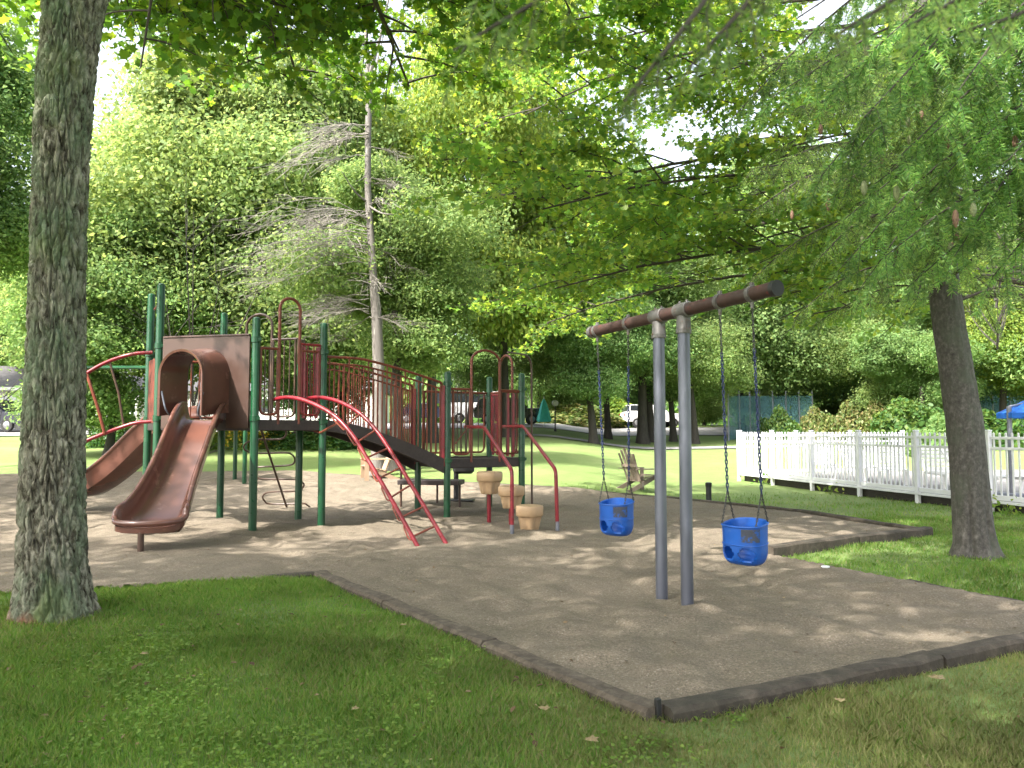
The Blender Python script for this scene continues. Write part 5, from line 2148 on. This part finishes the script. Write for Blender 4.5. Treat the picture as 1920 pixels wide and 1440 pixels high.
def maple_trunk():
    d = gT[1]
    rows = [(1185, 24, 186), (1160, 26, 180), (1135, 30, 173), (1100, 34, 166), (1050, 36, 161), (960, 38, 158), (850, 42, 157), (700, 50, 159), (560, 55, 160),
            (400, 59, 163), (280, 63, 168), (160, 68, 177), (60, 76, 188), (0, 80, 200), (-80, 86, 222), (-200, 100, 238), (-330, 130, 240), (-420, 160, 220)]
    zs, cx, rr = [], [], []
    for (y, a, b) in rows:
        p = P((a + b) / 2, y, d)
        zs.append(p[2]); cx.append(p[0]); rr.append((b - a) / 2 / F * d)
    zs = np.array(zs)
    nth, nz = 300, 760
    Z = np.linspace(zs[0] - .15, zs[-1], nz)
    CX = np.interp(Z, zs, cx); RR = np.interp(Z, zs, rr)
    TH = np.linspace(0, 2 * math.pi, nth, endpoint=False)
    T_, Z_ = np.meshgrid(TH, Z)
    # furrowed bark: warped ridges running up the trunk
    ax_ = np.cos(T_); ay_ = np.sin(T_)
    def pn(fr, fz, sd):
        # noise on the cylinder, seamless through its x/y position
        return (vnoise(ax_ * fr + 40 + Z_ * .35, ay_ * fr * 1.0 + Z_ * fz + 60, sd) + vnoise(ay_ * fr + 17, ax_ * fr * .9 + Z_ * fz * 1.1 + 31, sd + 1)) / 2
    def cells(cw, ch, sd):
        # furrowed plates: distance to the second nearest minus the nearest cell seed, wrapped round the trunk
        nc = int(round(1.62 / cw)); rs_ = np.random.RandomState(sd)
        rows_ = int(9.0 / ch)
        jx = rs_.rand(rows_, nc); jy = rs_.rand(rows_, nc)
        u = T_ / (2 * math.pi) * nc + .55 * (pn(3.0, 1.6, sd + 3) - .5) * nc / 9 + .8 * (pn(9, 5, sd + 5) - .5)
        v = (Z_ + .6) / ch + 1.1 * (pn(6, 3.0, sd + 7) - .5)
        ui = np.floor(u).astype(int); vi = np.floor(v).astype(int)
        f1 = np.full(u.shape, 9.0); f2 = np.full(u.shape, 9.0)
        for a in (-1, 0, 1):
            for b in (-1, 0, 1):
                cx_ = ui + a; cy_ = np.clip(vi + b, 0, rows_ - 1)
                sx_ = cx_ + jx[cy_, cx_ % nc]; sy_ = vi + b + jy[cy_, cx_ % nc]
                dd = np.hypot(u - sx_, v - sy_)
                f2 = np.where(dd < f1, f1, np.minimum(f2, dd)); f1 = np.minimum(f1, dd)
        return np.clip((f2 - f1) * 2.6, 0, 1)
    c1 = cells(.065, .26, 5); c2 = cells(.034, .085, 6)
    r3_ = pn(30, 13, 25)
    disp = .034 * c1 ** .6 + .015 * c2 ** .8 * (.4 + .6 * c1) + .010 * r3_ - .062
    flare = .03 * np.exp(-(Z_ - gT[2]) / .18) * (0.3 + .7 * np.abs(np.sin(T_ * 2.5 + .6)))
    RAD = RR[:, None] * .99 + disp + np.minimum(flare, .04)
    X = CX[:, None] + RAD * ax_
    Y = d + .0 + RAD * ay_ * .95
    V = np.stack([X.ravel() - gT[0], Y.ravel() - gT[1], Z_.ravel() - gT[2]], 1)
    i = np.arange(nth * nz).reshape(nz, nth)
    j = np.roll(i, -1, 1)
    Fq = np.stack([i[:-1].ravel(), j[:-1].ravel(), j[1:].ravel(), i[1:].ravel()], 1)
    link_mesh('trunk', fast_mesh('trunk', V, Fq), M['maple_bark'], mt, True)
    return np.array([CX[-1], d, Z[-1]])


tt_ = maple_trunk()
fk = MB()
fk.tube(bez([tt_ - np.array([.02, 0, .5]), tt_ + np.array([-.25, .1, .5]), tt_ + np.array([-.6, .3, 2.5]), tt_ + np.array([-.7, .4, 5])], 5), list(np.linspace(.30, .08, 16)), 12)
fk.tube(bez([tt_ - np.array([-.10, 0, .55]), tt_ + np.array([.35, .1, .4]), tt_ + np.array([1.0, .4, 2.2]), tt_ + np.array([1.5, .9, 4.6])], 5), list(np.linspace(.27, .07, 16)), 12)
fk.build('fork', M['maple_bark'], mt, True)

rl0 = random.Random(8)
limbs = []
for i in range(17):
    az = i * 2.4
    z = rl0.uniform(.3, 4.4)
    limbs.append((tt_ + np.array([rl0.uniform(-.4, 1.0), rl0.uniform(0, .5), z]), az, rl0.uniform(.15, .6), rl0.uniform(3.8, 6.3) * (1 - z * .06), .075))
# the limbs that hang into the top left of the view
limbs += [(tt_ + np.array([.6, .3, 1.0]), .55, .18, 6.2, .055), (tt_ + np.array([.7, .3, 1.6]), .95, .12, 6.6, .055), (tt_ + np.array([.4, .3, 1.2]), 1.35, .12, 6.6, .08),
          (tt_ + np.array([.7, .3, 2.4]), .75, .10, 7.2, .08), (tt_ + np.array([.1, .3, 1.6]), 1.75, .10, 6.6, .08), (tt_ + np.array([-.3, .3, 1.2]), 2.3, .1, 5.4, .08)]
for k in range(16):
    e = P(rl0.uniform(150, 560), rl0.uniform(-60, 130), rl0.uniform(7.5, 10.5))
    c = tt_ + np.array([rl0.uniform(.1, .7), .3, rl0.uniform(.3, 1.6)])
    dv = e - c; L_ = np.linalg.norm(dv)
    limbs.append((c, math.atan2(dv[1], dv[0]), math.asin(dv[2] / L_) + .25, L_ * 1.04, .035))
br, pos, rng = maple(31, limbs, .12, 9)
pos = pos[~((pos[:, 1] < 1.5) & (pos[:, 2] < 4.2))]
thin = vnoise(pos[:, 0] * .55 + 7, pos[:, 1] * .55 + pos[:, 2] * .1 + 3, 81)
own = pos[(pos[:, 1] > 7.4) | (thin > .66)]          # near-side leaves, out of view, thinned so sun patches reach the sand
crownA = build_maple('maple', mt, br, own, rng, .135, 'leaf_near')
full_crown = leaf_mesh('crown', pos - np.array(woff(mt)), .135 * (.6 + .7 * rng.rand(len(pos))), MAPLE, rng, .75, .25)
full_crown.materials.append(M['leaf_near'])
print('maple A leaves', len(pos))

# out of frame maples that shade the ground (same kind, same crown)
for (x, y, rz, sc, lab) in ((-6.6, -2.0, 1.9, 1.0, 'maple standing behind and left of the viewpoint'),
                            (-11.2, 1.0, 4.0, 1.05, 'maple standing out of frame to the left'),
                            (-15.2, 9.0, 0.7, .95, 'maple beyond the left edge whose dark boughs show beside the trunk'),
                            (-2.0, -1.9, 2.9, 1.05, 'maple standing well behind the viewpoint')):
    r = thing('maple_tree', (0, 0, 0), lab, 'tree', 'maple trees shading the playground')
    for src in (crownA, [c for c in mt.children if c.name.startswith('branches')][0]):
        o = src.copy(); COL.objects.link(o); o.parent = r
        if src is crownA: o.data = full_crown
        o.location = (0, 0, 0)
    trunk_mesh((0, 0, 0), .27, 7.5, (.3, .2), M['bark_dark'], r, None)
    r.location = (x, y, tz(x, y)); r.rotation_euler = (0, 0, rz); r.scale = (sc, sc, sc)

# maple at the right, trunk out of frame: its boughs fill the upper middle of the view
bx, by = 9.6, 12.6
mr_ = thing('maple_tree', (bx, by, 0), 'maple whose spreading boughs hang over the swings from the right', 'tree', 'maple trees shading the playground')
trunk_mesh((bx, by, 0), .34, 11, (-.4, .3), M['bark_dark'], mr_, None)
rl0 = random.Random(21)
limbs = []
for i in range(12):
    z = 3.8 + 6.2 * i / 11
    az = math.pi + rl0.uniform(-.50, .42)
    limbs.append(((bx - .2, by, z), az, rl0.uniform(.10, .32), rl0.uniform(8.2, 11.0) - .18 * i, .055))
for i in range(7):
    limbs.append(((bx - .2, by, 3.6 + rl0.random() * 3.0), math.pi + rl0.uniform(-.7, .7), rl0.uniform(.02, .2), rl0.uniform(4.5, 7.5), .05))


def vis_b(p):
    px = 960 + p[0] / max(.1, p[1]) * F
    py = 808 - (p[2] - CAMH) / max(.1, p[1]) * F
    return p[1] > 4 and -100 < px < 2150 and -420 < py < 1000


lowf = lambda p: float(np.interp(p[0], [-4, -2, 0, 2, 4, 7, 12], [5.6, 4.0, 3.3, 3.45, 3.6, 3.4, 3.3]))
def gapv(x, y, z):
    return vnoise(x * .75 + 3 - y * .25, z * .95 + 11 - y * .3, 71) * .65 + vnoise(x * 1.9, z * 2.1 - y * .5, 72) * .35


br, pos, rng = maple(57, limbs, .12, 13, 1.0, lowf, lambda p: float(gapv(*[np.array([q]) for q in p])[0]) < .33)
# the low fringe ends above the swings; gaps between the boughs let the sky through
lowz = np.interp(pos[:, 0], [-4, -2, 0, 2, 4, 7, 12], [5.6, 4.0, 3.3, 3.45, 3.6, 3.4, 3.3])
pos = pos[pos[:, 2] > lowz + .3 * np.sin(pos[:, 0] * 5) * np.sin(pos[:, 1] * 4)]
pos = pos[gapv(pos[:, 0], pos[:, 1], pos[:, 2]) > .335]
build_maple('maple', mr_, br, pos, rng, .105, 'leaf_bough')
print('maple B leaves', len(pos))


# ------------------------------------------------------------------ spruce
def spruce(root, branches, seed, m_needle='needle', nl=.034, nw=.0060, step=.014, rad=1.0, gap=.040, tl=1.0, nm=''):
    """branches: list of point lists. Hanging side twigs with needles; returns cone spots"""
    rng = np.random.RandomState(seed)
    wood = MB(); cones = []
    S, D, U = [], [], []
    for pl in branches:
        pl = bez(pl, 4)
        n = len(pl)
        seg = np.linalg.norm(np.diff(np.array(pl), axis=0), axis=1)
        L = seg.sum()
        wood.tube(pl, list(np.linspace((.010 + .004 * L) * rad, .004 * rad, n)), 6)
        cum = np.concatenate([[0], np.cumsum(seg)]) / L
        m = int(L / gap)
        for i in range(m):
            t = .12 + .88 * (i + rng.rand()) / m
            k = min(n - 2, np.searchsorted(cum, t) - 1)
            k = max(0, k)
            c = pl[k] + (pl[k + 1] - pl[k]) * ((t - cum[k]) / (cum[k + 1] - cum[k] + 1e-9))
            ax_ = pl[k + 1] - pl[k]; ax_ = ax_ / (np.linalg.norm(ax_) + 1e-9)
            sd = np.cross(ax_, np.array([0, 0, 1.0])); sd /= np.linalg.norm(sd) + 1e-9
            s = 1 if i % 2 else -1
            L2 = rng.uniform(.14, .46) * (1.15 - .55 * t) * tl
            d0 = ax_ * rng.uniform(.35, .8) + sd * s * rng.uniform(.35, .9) + np.array([0, 0, rng.uniform(-.7, .05)])
            d0 /= np.linalg.norm(d0)
            tp = [c]
            dd = d0.copy()
            for q in range(4):
                dd = dd + np.array([0, 0, -.24]); dd /= np.linalg.norm(dd)
                tp.append(tp[-1] + dd * L2 / 4)
            wood.tube(tp, [.0035 * rad, .003 * rad, .0025 * rad, .002 * rad, .0015 * rad], 3, cap=False)
            if rng.rand() < .05 and L2 > .25: cones.append(tp[-1])
            # needles
            for q in range(4):
                a, b = tp[q], tp[q + 1]
                cnt = max(2, int(L2 / 4 / step)) * 3
                tt = rng.rand(cnt)[:, None]
                base = a + (b - a) * tt
                dv = (b - a) / (np.linalg.norm(b - a) + 1e-9)
                rd = rng.normal(size=(cnt, 3)); rd -= (rd @ dv)[:, None] * dv
                rd /= np.linalg.norm(rd, axis=1)[:, None] + 1e-9
                nd = rd * .85 + dv * .55
                nd /= np.linalg.norm(nd, axis=1)[:, None]
                S.append(base); D.append(nd)
                U.append(np.cross(nd, rng.normal(size=(cnt, 3))))
    S = np.concatenate(S); D = np.concatenate(D); U = np.concatenate(U)
    U /= np.linalg.norm(U, axis=1)[:, None] + 1e-9
    n = len(S)
    ln = (nl * (.7 + .5 * rng.rand(n)))[:, None]
    V = np.stack([S - U * nw / 2, S + U * nw / 2, S + D * ln * .7 + U * nw * .45, S + D * ln, S + D * ln * .7 - U * nw * .45], 1)
    off = np.array(woff(root))
    me = fast_mesh('needles', V.reshape(-1, 3) - off, np.arange(n * 5).reshape(n, 5))
    wood.build('branches' + nm, M['twig'], root, True)
    link_mesh('needles' + nm, me, M[m_needle], root)
    return cones, n


def cone_at(p, root, m, L=.10, r=.022):
    fx = lambda a, i: 1 + .12 * math.cos(5 * a + i * 1.9)
    prof = [(r * .25, 0)] + [(r * (math.sin(math.pi * (.12 + .80 * k / 9)) ** .7) * (1.08 if k % 2 else .92), -L * (k + .5) / 10) for k in range(10)] + [(r * .1, -L)]
    MB().lathe(prof[::-1], p, 12, fx).build('cone', m, root, True)


gS = G(1830, 1043)
spz = thing('spruce_tree', gS, 'leaning spruce with grey trunk and hanging cones at the right', 'tree', 'spruce trees at the right')


def spruce_trunk():
    d = gS[1]
    rows = [(1052, 1778, 1890), (1040, 1786, 1875), (1020, 1790, 1868), (980, 1788, 1860), (900, 1783, 1852), (800, 1776, 1843), (700, 1763, 1824), (620, 1752, 1811), (540, 1742, 1800), (450, 1735, 1788), (200, 1715, 1762), (-200, 1690, 1728), (-600, 1670, 1690)]
    zs, cx, rr = [], [], []
    for (y, a, b) in rows:
        p = P((a + b) / 2, y, d)
        zs.append(p[2]); cx.append(p[0]); rr.append((b - a) / 2 / F * d)
    nth, nz = 110, 300
    Z = np.linspace(zs[0] - .1, zs[-1], nz)
    CX = np.interp(Z, zs, cx); RR = np.interp(Z, zs, rr)
    T_, Z_ = np.meshgrid(np.linspace(0, 2 * math.pi, nth, endpoint=False), Z)
    ax_ = np.cos(T_); ay_ = np.sin(T_)
    disp = .012 * (vnoise(ax_ * 9 + 40, ay_ * 9 + Z_ * 9 + 60, 3) - .5) + .018 * (vnoise(ax_ * 3 + 20, ay_ * 3 + Z_ * 2, 5) - .5)
    # two folds running down the foot
    for th0, wq in ((4.05, .10), (5.0, .12)):
        disp = disp - .045 * np.exp(-((T_ - th0 - .15 * Z_ * .2) / wq) ** 2) * np.exp(-np.maximum(0, Z_ - gS[2]) / .7)
    flare = .05 * np.exp(-(Z_ - gS[2]) / .13) * (.4 + .6 * np.abs(np.sin(T_ * 2 + 1)))
    RAD = RR[:, None] * .93 * np.ones_like(T_) + disp + np.minimum(flare, .035)
    V = np.stack([(CX[:, None] + RAD * ax_).ravel() - gS[0], (RAD * ay_).ravel(), Z_.ravel() - gS[2]], 1)
    i = np.arange(nth * nz).reshape(nz, nth); j = np.roll(i, -1, 1)
    Fq = np.stack([i[:-1].ravel(), j[:-1].ravel(), j[1:].ravel(), i[1:].ravel()], 1)
    link_mesh('trunk', fast_mesh('trunk', V, Fq), M['spruce_bark'], spz, True)
    return lambda z: np.array([np.interp(z, Z, CX), d, z])


tax = spruce_trunk()
rs = random.Random(5)
brs = []
for i in range(40):
    z = 3.0 + 4.4 * (i / 40) + rs.uniform(-.1, .1)
    az = i * 2.399 + rs.uniform(-.3, .3)
    c = tax(z)
    L = rs.uniform(1.5, 2.9) * (1 - .05 * (z - 2.7))
    dv = np.array([math.cos(az), math.sin(az), 0])
    sag = rs.uniform(.10, .28)
    brs.append([c, c + dv * L * .35 + np.array([0, 0, .10 * L]), c + dv * L * .7 + np.array([0, 0, -.02 * L]), c + dv * L + np.array([0, 0, -sag * L])])
# boughs reaching towards the viewpoint and to the left
for (px, py, d, z0) in ((1470, 300, 5.6, 4.3), (1540, 480, 6.4, 3.8), (1620, 560, 6.8, 3.4), (1500, 200, 5.4, 4.6), (1600, 330, 5.2, 4.2), (1680, 430, 5.8, 3.7), (1720, 560, 7.4, 3.2),
                        (1760, 300, 4.8, 4.1), (1830, 420, 5.4, 3.8), (1870, 250, 4.4, 4.2), (1450, 120, 5.2, 4.9), (1560, 90, 4.6, 4.8), (1660, 180, 4.4, 4.5), (1420, 390, 6.6, 4.4), (1900, 480, 6.2, 3.6), (1850, 130, 4.0, 4.4), (1750, 100, 4.0, 4.5)):
    e = P(px, py, d); c = tax(z0)
    m1 = c + (e - c) * .4 + np.array([0, 0, .35]); m2 = c + (e - c) * .75 + np.array([0, 0, .28])
    brs.append([c, m1, m2, e])
for i in range(14):
    px_, py_ = rs.uniform(1400, 1930), rs.uniform(40, 545)
    if py_ > 330 + (px_ - 1400) * .7: continue
    d_ = rs.uniform(5.0, 8.6)
    e = P(px_, py_, d_); c = tax(min(7.2, max(3.3, e[2] + rs.uniform(.2, .7))))
    m1 = c + (e - c) * .4 + np.array([0, 0, .25]); m2 = c + (e - c) * .75 + np.array([0, 0, .2])
    brs.append([c, m1, m2, e])
cn, nn = spruce(spz, brs, 9)
vis = [c for c in cn if 1350 < 960 + c[0] / c[1] * F < 1930 and -20 < 808 - (c[2] - CAMH) / c[1] * F < 720]
for i, c in enumerate(sorted(vis, key=lambda c: c[1])[:20]):
    cone_at(c, spz, M['cone'] if i % 3 else M['cone_green'], .070 + .03 * rs.random(), .016)

# second spruce just out of frame at the right; one bough hangs close to the viewpoint
s2 = thing('spruce_tree', (4.6, 1.3, tz(4.6, 1.3)), 'spruce out of frame at the right with soft boughs across the top', 'tree', 'spruce trees at the right')
trunk_mesh((4.6, 1.3, 0), .2, 9, (.1, 0), M['spruce_bark'], s2, None)
brs = []
for i in range(14):
    az = i * 2.4; z = 4.2 + .3 * i
    c = np.array([4.6, 1.3, z]); dv = np.array([math.cos(az), math.sin(az), 0]); L = 1.9 - .06 * i
    brs.append([c, c + dv * L * .5 + np.array([0, 0, .1]), c + dv * L + np.array([0, 0, -.35])])
spruce(s2, brs, 14)
# soft sprays close to the viewpoint, hanging in from above
brs = []
for (x0, y0, x1, y1, x2, y2, d) in ((1330, -420, 1120, -90, 850, 95, .80), (1560, -380, 1350, -40, 1170, 190, .80), (1600, -260, 1430, -30, 1290, 130, .85),
                                    (1900, -260, 1720, -40, 1560, 70, .95), (2000, -160, 1840, -30, 1700, 50, 1.0),
                                    (1250, -420, 1050, -160, 900, -10, .8), (2100, -200, 1950, 0, 1800, 60, 1.05)):
    c = np.array([4.6, 1.3, 4.1])
    a, b, e = P(x0, y0, d * 1.15), P(x1, y1, d * 1.05), P(x2, y2, d)
    brs.append([c, (c + a) / 2 + np.array([0, 0, .25]), a, b, e])
spruce(s2, brs, 15, nl=.017, nw=.0026, step=.0085, rad=.35, gap=.026, tl=.34, nm='')
# third spruce further along: its long drooping boughs fill the upper right
s3 = thing('spruce_tree', (4.1, 4.5, tz(4.1, 4.5)), 'spruce whose drooping boughs hang before the leaning trunk from the right edge', 'tree', 'spruce trees at the right')
trunk_mesh((4.1, 4.5, 0), .17, 9, (.1, 0), M['spruce_bark'], s3, None)
rs = random.Random(12)
brs = []
for (px_, py_, d_) in ((1360, 235, 4.4), (1450, 180, 3.8), (1540, 330, 4.0), (1590, 300, 3.8), (1640, 345, 4.2),
                       (1560, 170, 3.6), (1620, 220, 3.5), (1690, 290, 3.6), (1570, 510, 4.6), (1610, 545, 4.6), (1660, 480, 4.2), (1700, 540, 4.3), 
                       (1730, 420, 4.0), (1650, 420, 4.4), (1770, 330, 3.8), (1790, 480, 4.2), (1840, 400, 4.0), (1860, 520, 4.4), (1890, 300, 3.7), (1700, 120, 3.5), (1790, 180, 3.5), (1860, 120, 3.5), (1640, 90, 3.5), (1905, 430, 4.2), (1750, 250, 3.7), (1830, 270, 3.7), (1560, 430, 4.8), (1600, 400, 4.9)):
    e = P(px_, py_, d_ + rs.uniform(-.2, .2))
    Lh = math.hypot(4.1 - e[0], 4.5 - e[1])
    c = np.array([4.1, 4.5, e[2] + Lh * rs.uniform(.35, .75)])
    k = Lh * rs.uniform(.02, .10)
    brs.append([c, c + (e - c) * .35 + np.array([0, 0, k]), c + (e - c) * .72 + np.array([0, 0, k * 1.5]), e])
for i in range(10):
    az = -1.6 + i * .35; z = 2.8 + .6 * i
    c = np.array([4.1, 4.5, z]); dv = np.array([math.cos(az), math.sin(az), 0])
    brs.append([c, c + dv + np.array([0, 0, .1]), c + dv * 2 + np.array([0, 0, -.35])])
cn3, nn3 = spruce(s3, brs, 16, nl=.036, nw=.0056, step=.0075, gap=.068, tl=1.2, rad=.62)
vis3 = [c for c in cn3 if 1350 < 960 + c[0] / c[1] * F < 1930 and -20 < 808 - (c[2] - CAMH) / c[1] * F < 640]
for i, c in enumerate(sorted(vis3, key=lambda c: c[1])[:40]):
    cone_at(c, s3, M['cone'] if i % 2 else M['cone_green'], .065 + .025 * rs.random(), .015)
print('needles', nn, nn3, 'cones', len(vis), len(vis3))



# ------------------------------------------------------------------ grass
def grass():
    rng = np.random.RandomState(2)
    def scatter(n, x0, x1, y0, y1, dens_pow=0.0):
        x = rng.uniform(x0, x1, n); y = rng.uniform(y0, y1, n)
        ins = in_poly(x, y, SAND)
        d, _, _ = edge_dist(x, y, SAND)
        keep = (~ins) | (d < .05)
        px = np.abs(x / np.maximum(y, .1)) < .74
        return x[keep & px], y[keep & px]
    xs, ys, hs, ws = [], [], [], []
    for (n, a, b, c, d, h, wd) in ((340000, -4.3, 4.2, 2.75, 5.4, .050, .0044), (190000, -5.8, 1.0, 5.2, 8.3, .048, .0058), (110000, 2.6, 9.5, 5.0, 13.5, .050, .0085),
                                   (60000, 1.0, 11, 10.5, 20, .055, .014)):
        x, y = scatter(n, a, b, c, d)
        patch = vnoise(x * 1.1 + 20, y * 1.1 + 7, 31) * .6 + vnoise(x * 3.3, y * 3.3, 32) * .4
        right = smooth((x - .2) / 1.2) * (y < 6)
        keep = rng.rand(len(x)) < (.30 + .95 * patch - .25 * right) * (1 - smooth((y - 11) / 8.5)) * 1
        x, y, patch = x[keep], y[keep], patch[keep]
        xs.append(x); ys.append(y); hs.append(h * (.35 + 1.1 * patch) * (.4 + .9 * rng.rand(len(x)))); ws.append(np.full(len(x), wd))
    x = np.concatenate(xs); y = np.concatenate(ys); h = np.concatenate(hs)[:, None]; wd = np.concatenate(ws)[:, None]
    z = terrain(x, y) + .02 * (vnoise(x * 1.1, y * 1.1, 8) - .5) - .004
    n = len(x)
    B = np.stack([x, y, z], 1)
    a = rng.rand(n) * 6.283
    u = np.stack([np.cos(a), np.sin(a), np.zeros(n)], 1)
    a2 = rng.rand(n) * 6.283
    ln = np.stack([np.cos(a2), np.sin(a2), np.zeros(n)], 1) * (rng.rand(n) * .9)[:, None]
    up = np.array([0, 0, 1.0])
    dry = smooth((x + .4 - (y - 4) * -.2) / 1.6) * (y < 6.2) * .9 + .25 * smooth((vnoise(x * .9 + 3, y * .9, 51) - .5) / .25)
    isdry = rng.rand(n) < np.clip(dry, .06, .92)
    V = np.stack([B - u * wd / 2, B + u * wd / 2, B + up * h * .6 + ln * h * .35 + u * wd * .36, B + up * h * .95 + ln * h, B + up * h * .6 + ln * h * .35 - u * wd * .36], 1)
    for nm, sel, mt_, lb in (('grass', ~isdry, 'grass', 'short green grass blades of the near lawn'), ('dry_grass', isdry, 'grass_dry', 'yellowish dry grass blades of the near right lawn')):
        W_ = V[sel]
        o = link_mesh(nm, fast_mesh(nm, W_.reshape(-1, 3), np.arange(len(W_) * 5).reshape(-1, 5)), M[mt_])
        tag(o, lb, 'grass', kind='stuff')
    print('blades', n)
    # clover among it
    x, y = scatter(11000, -3.4, 1.2, 2.8, 5.6)
    patch = vnoise(x * 1.7 + 3, y * 1.7 + 1, 41)
    k = rng.rand(len(x)) < smooth((patch - .42) / .5) * .75
    x, y = x[k], y[k]
    pos = []
    for q in range(3):
        an = q * 2.094 + rng.rand(len(x)) * .4
        pos.append(np.stack([x + .009 * np.cos(an), y + .009 * np.sin(an), terrain(x, y) + .030 + .02 * rng.rand(len(x))], 1))
    pos = np.concatenate(pos)
    RND = np.array([(.5 * math.cos(t), .5 * math.sin(t)) for t in np.linspace(0, 2 * math.pi, 7)[:-1]])
    o = link_mesh('clover', leaf_mesh('clover', pos, .013 + .007 * rng.rand(len(pos)), RND, rng, 1.2, .1), M['clover'])
    tag(o, 'patches of small round clover leaves in the near grass', 'clover', kind='stuff')


def litter():
    rng = np.random.RandomState(19)
    x = rng.uniform(-6, 8, 5200); y = 3.0 + 10 * rng.rand(5200) ** 1.3
    ins = in_poly(x, y, SAND)
    keep = np.where(ins, rng.rand(len(x)) < .16, rng.rand(len(x)) < .20 + .5 * smooth((vnoise(x * .8 + 4, y * .8, 61) - .55) / .2))
    x, y, ins = x[keep], y[keep], ins[keep]
    z = np.where(ins, sand_h(x, y) + .004, terrain(x, y) + .034)
    sz = .017 + .036 * rng.rand(len(x)) ** 2.2
    o = link_mesh('leaf_litter', leaf_mesh('leaf_litter', np.stack([x, y, z], 1), sz, OVAL, rng, 1.3, .35), M['litter'])
    tag(o, 'small brown leaf crumbs scattered over the sand and grass', 'litter', kind='stuff')


grass()
litter()
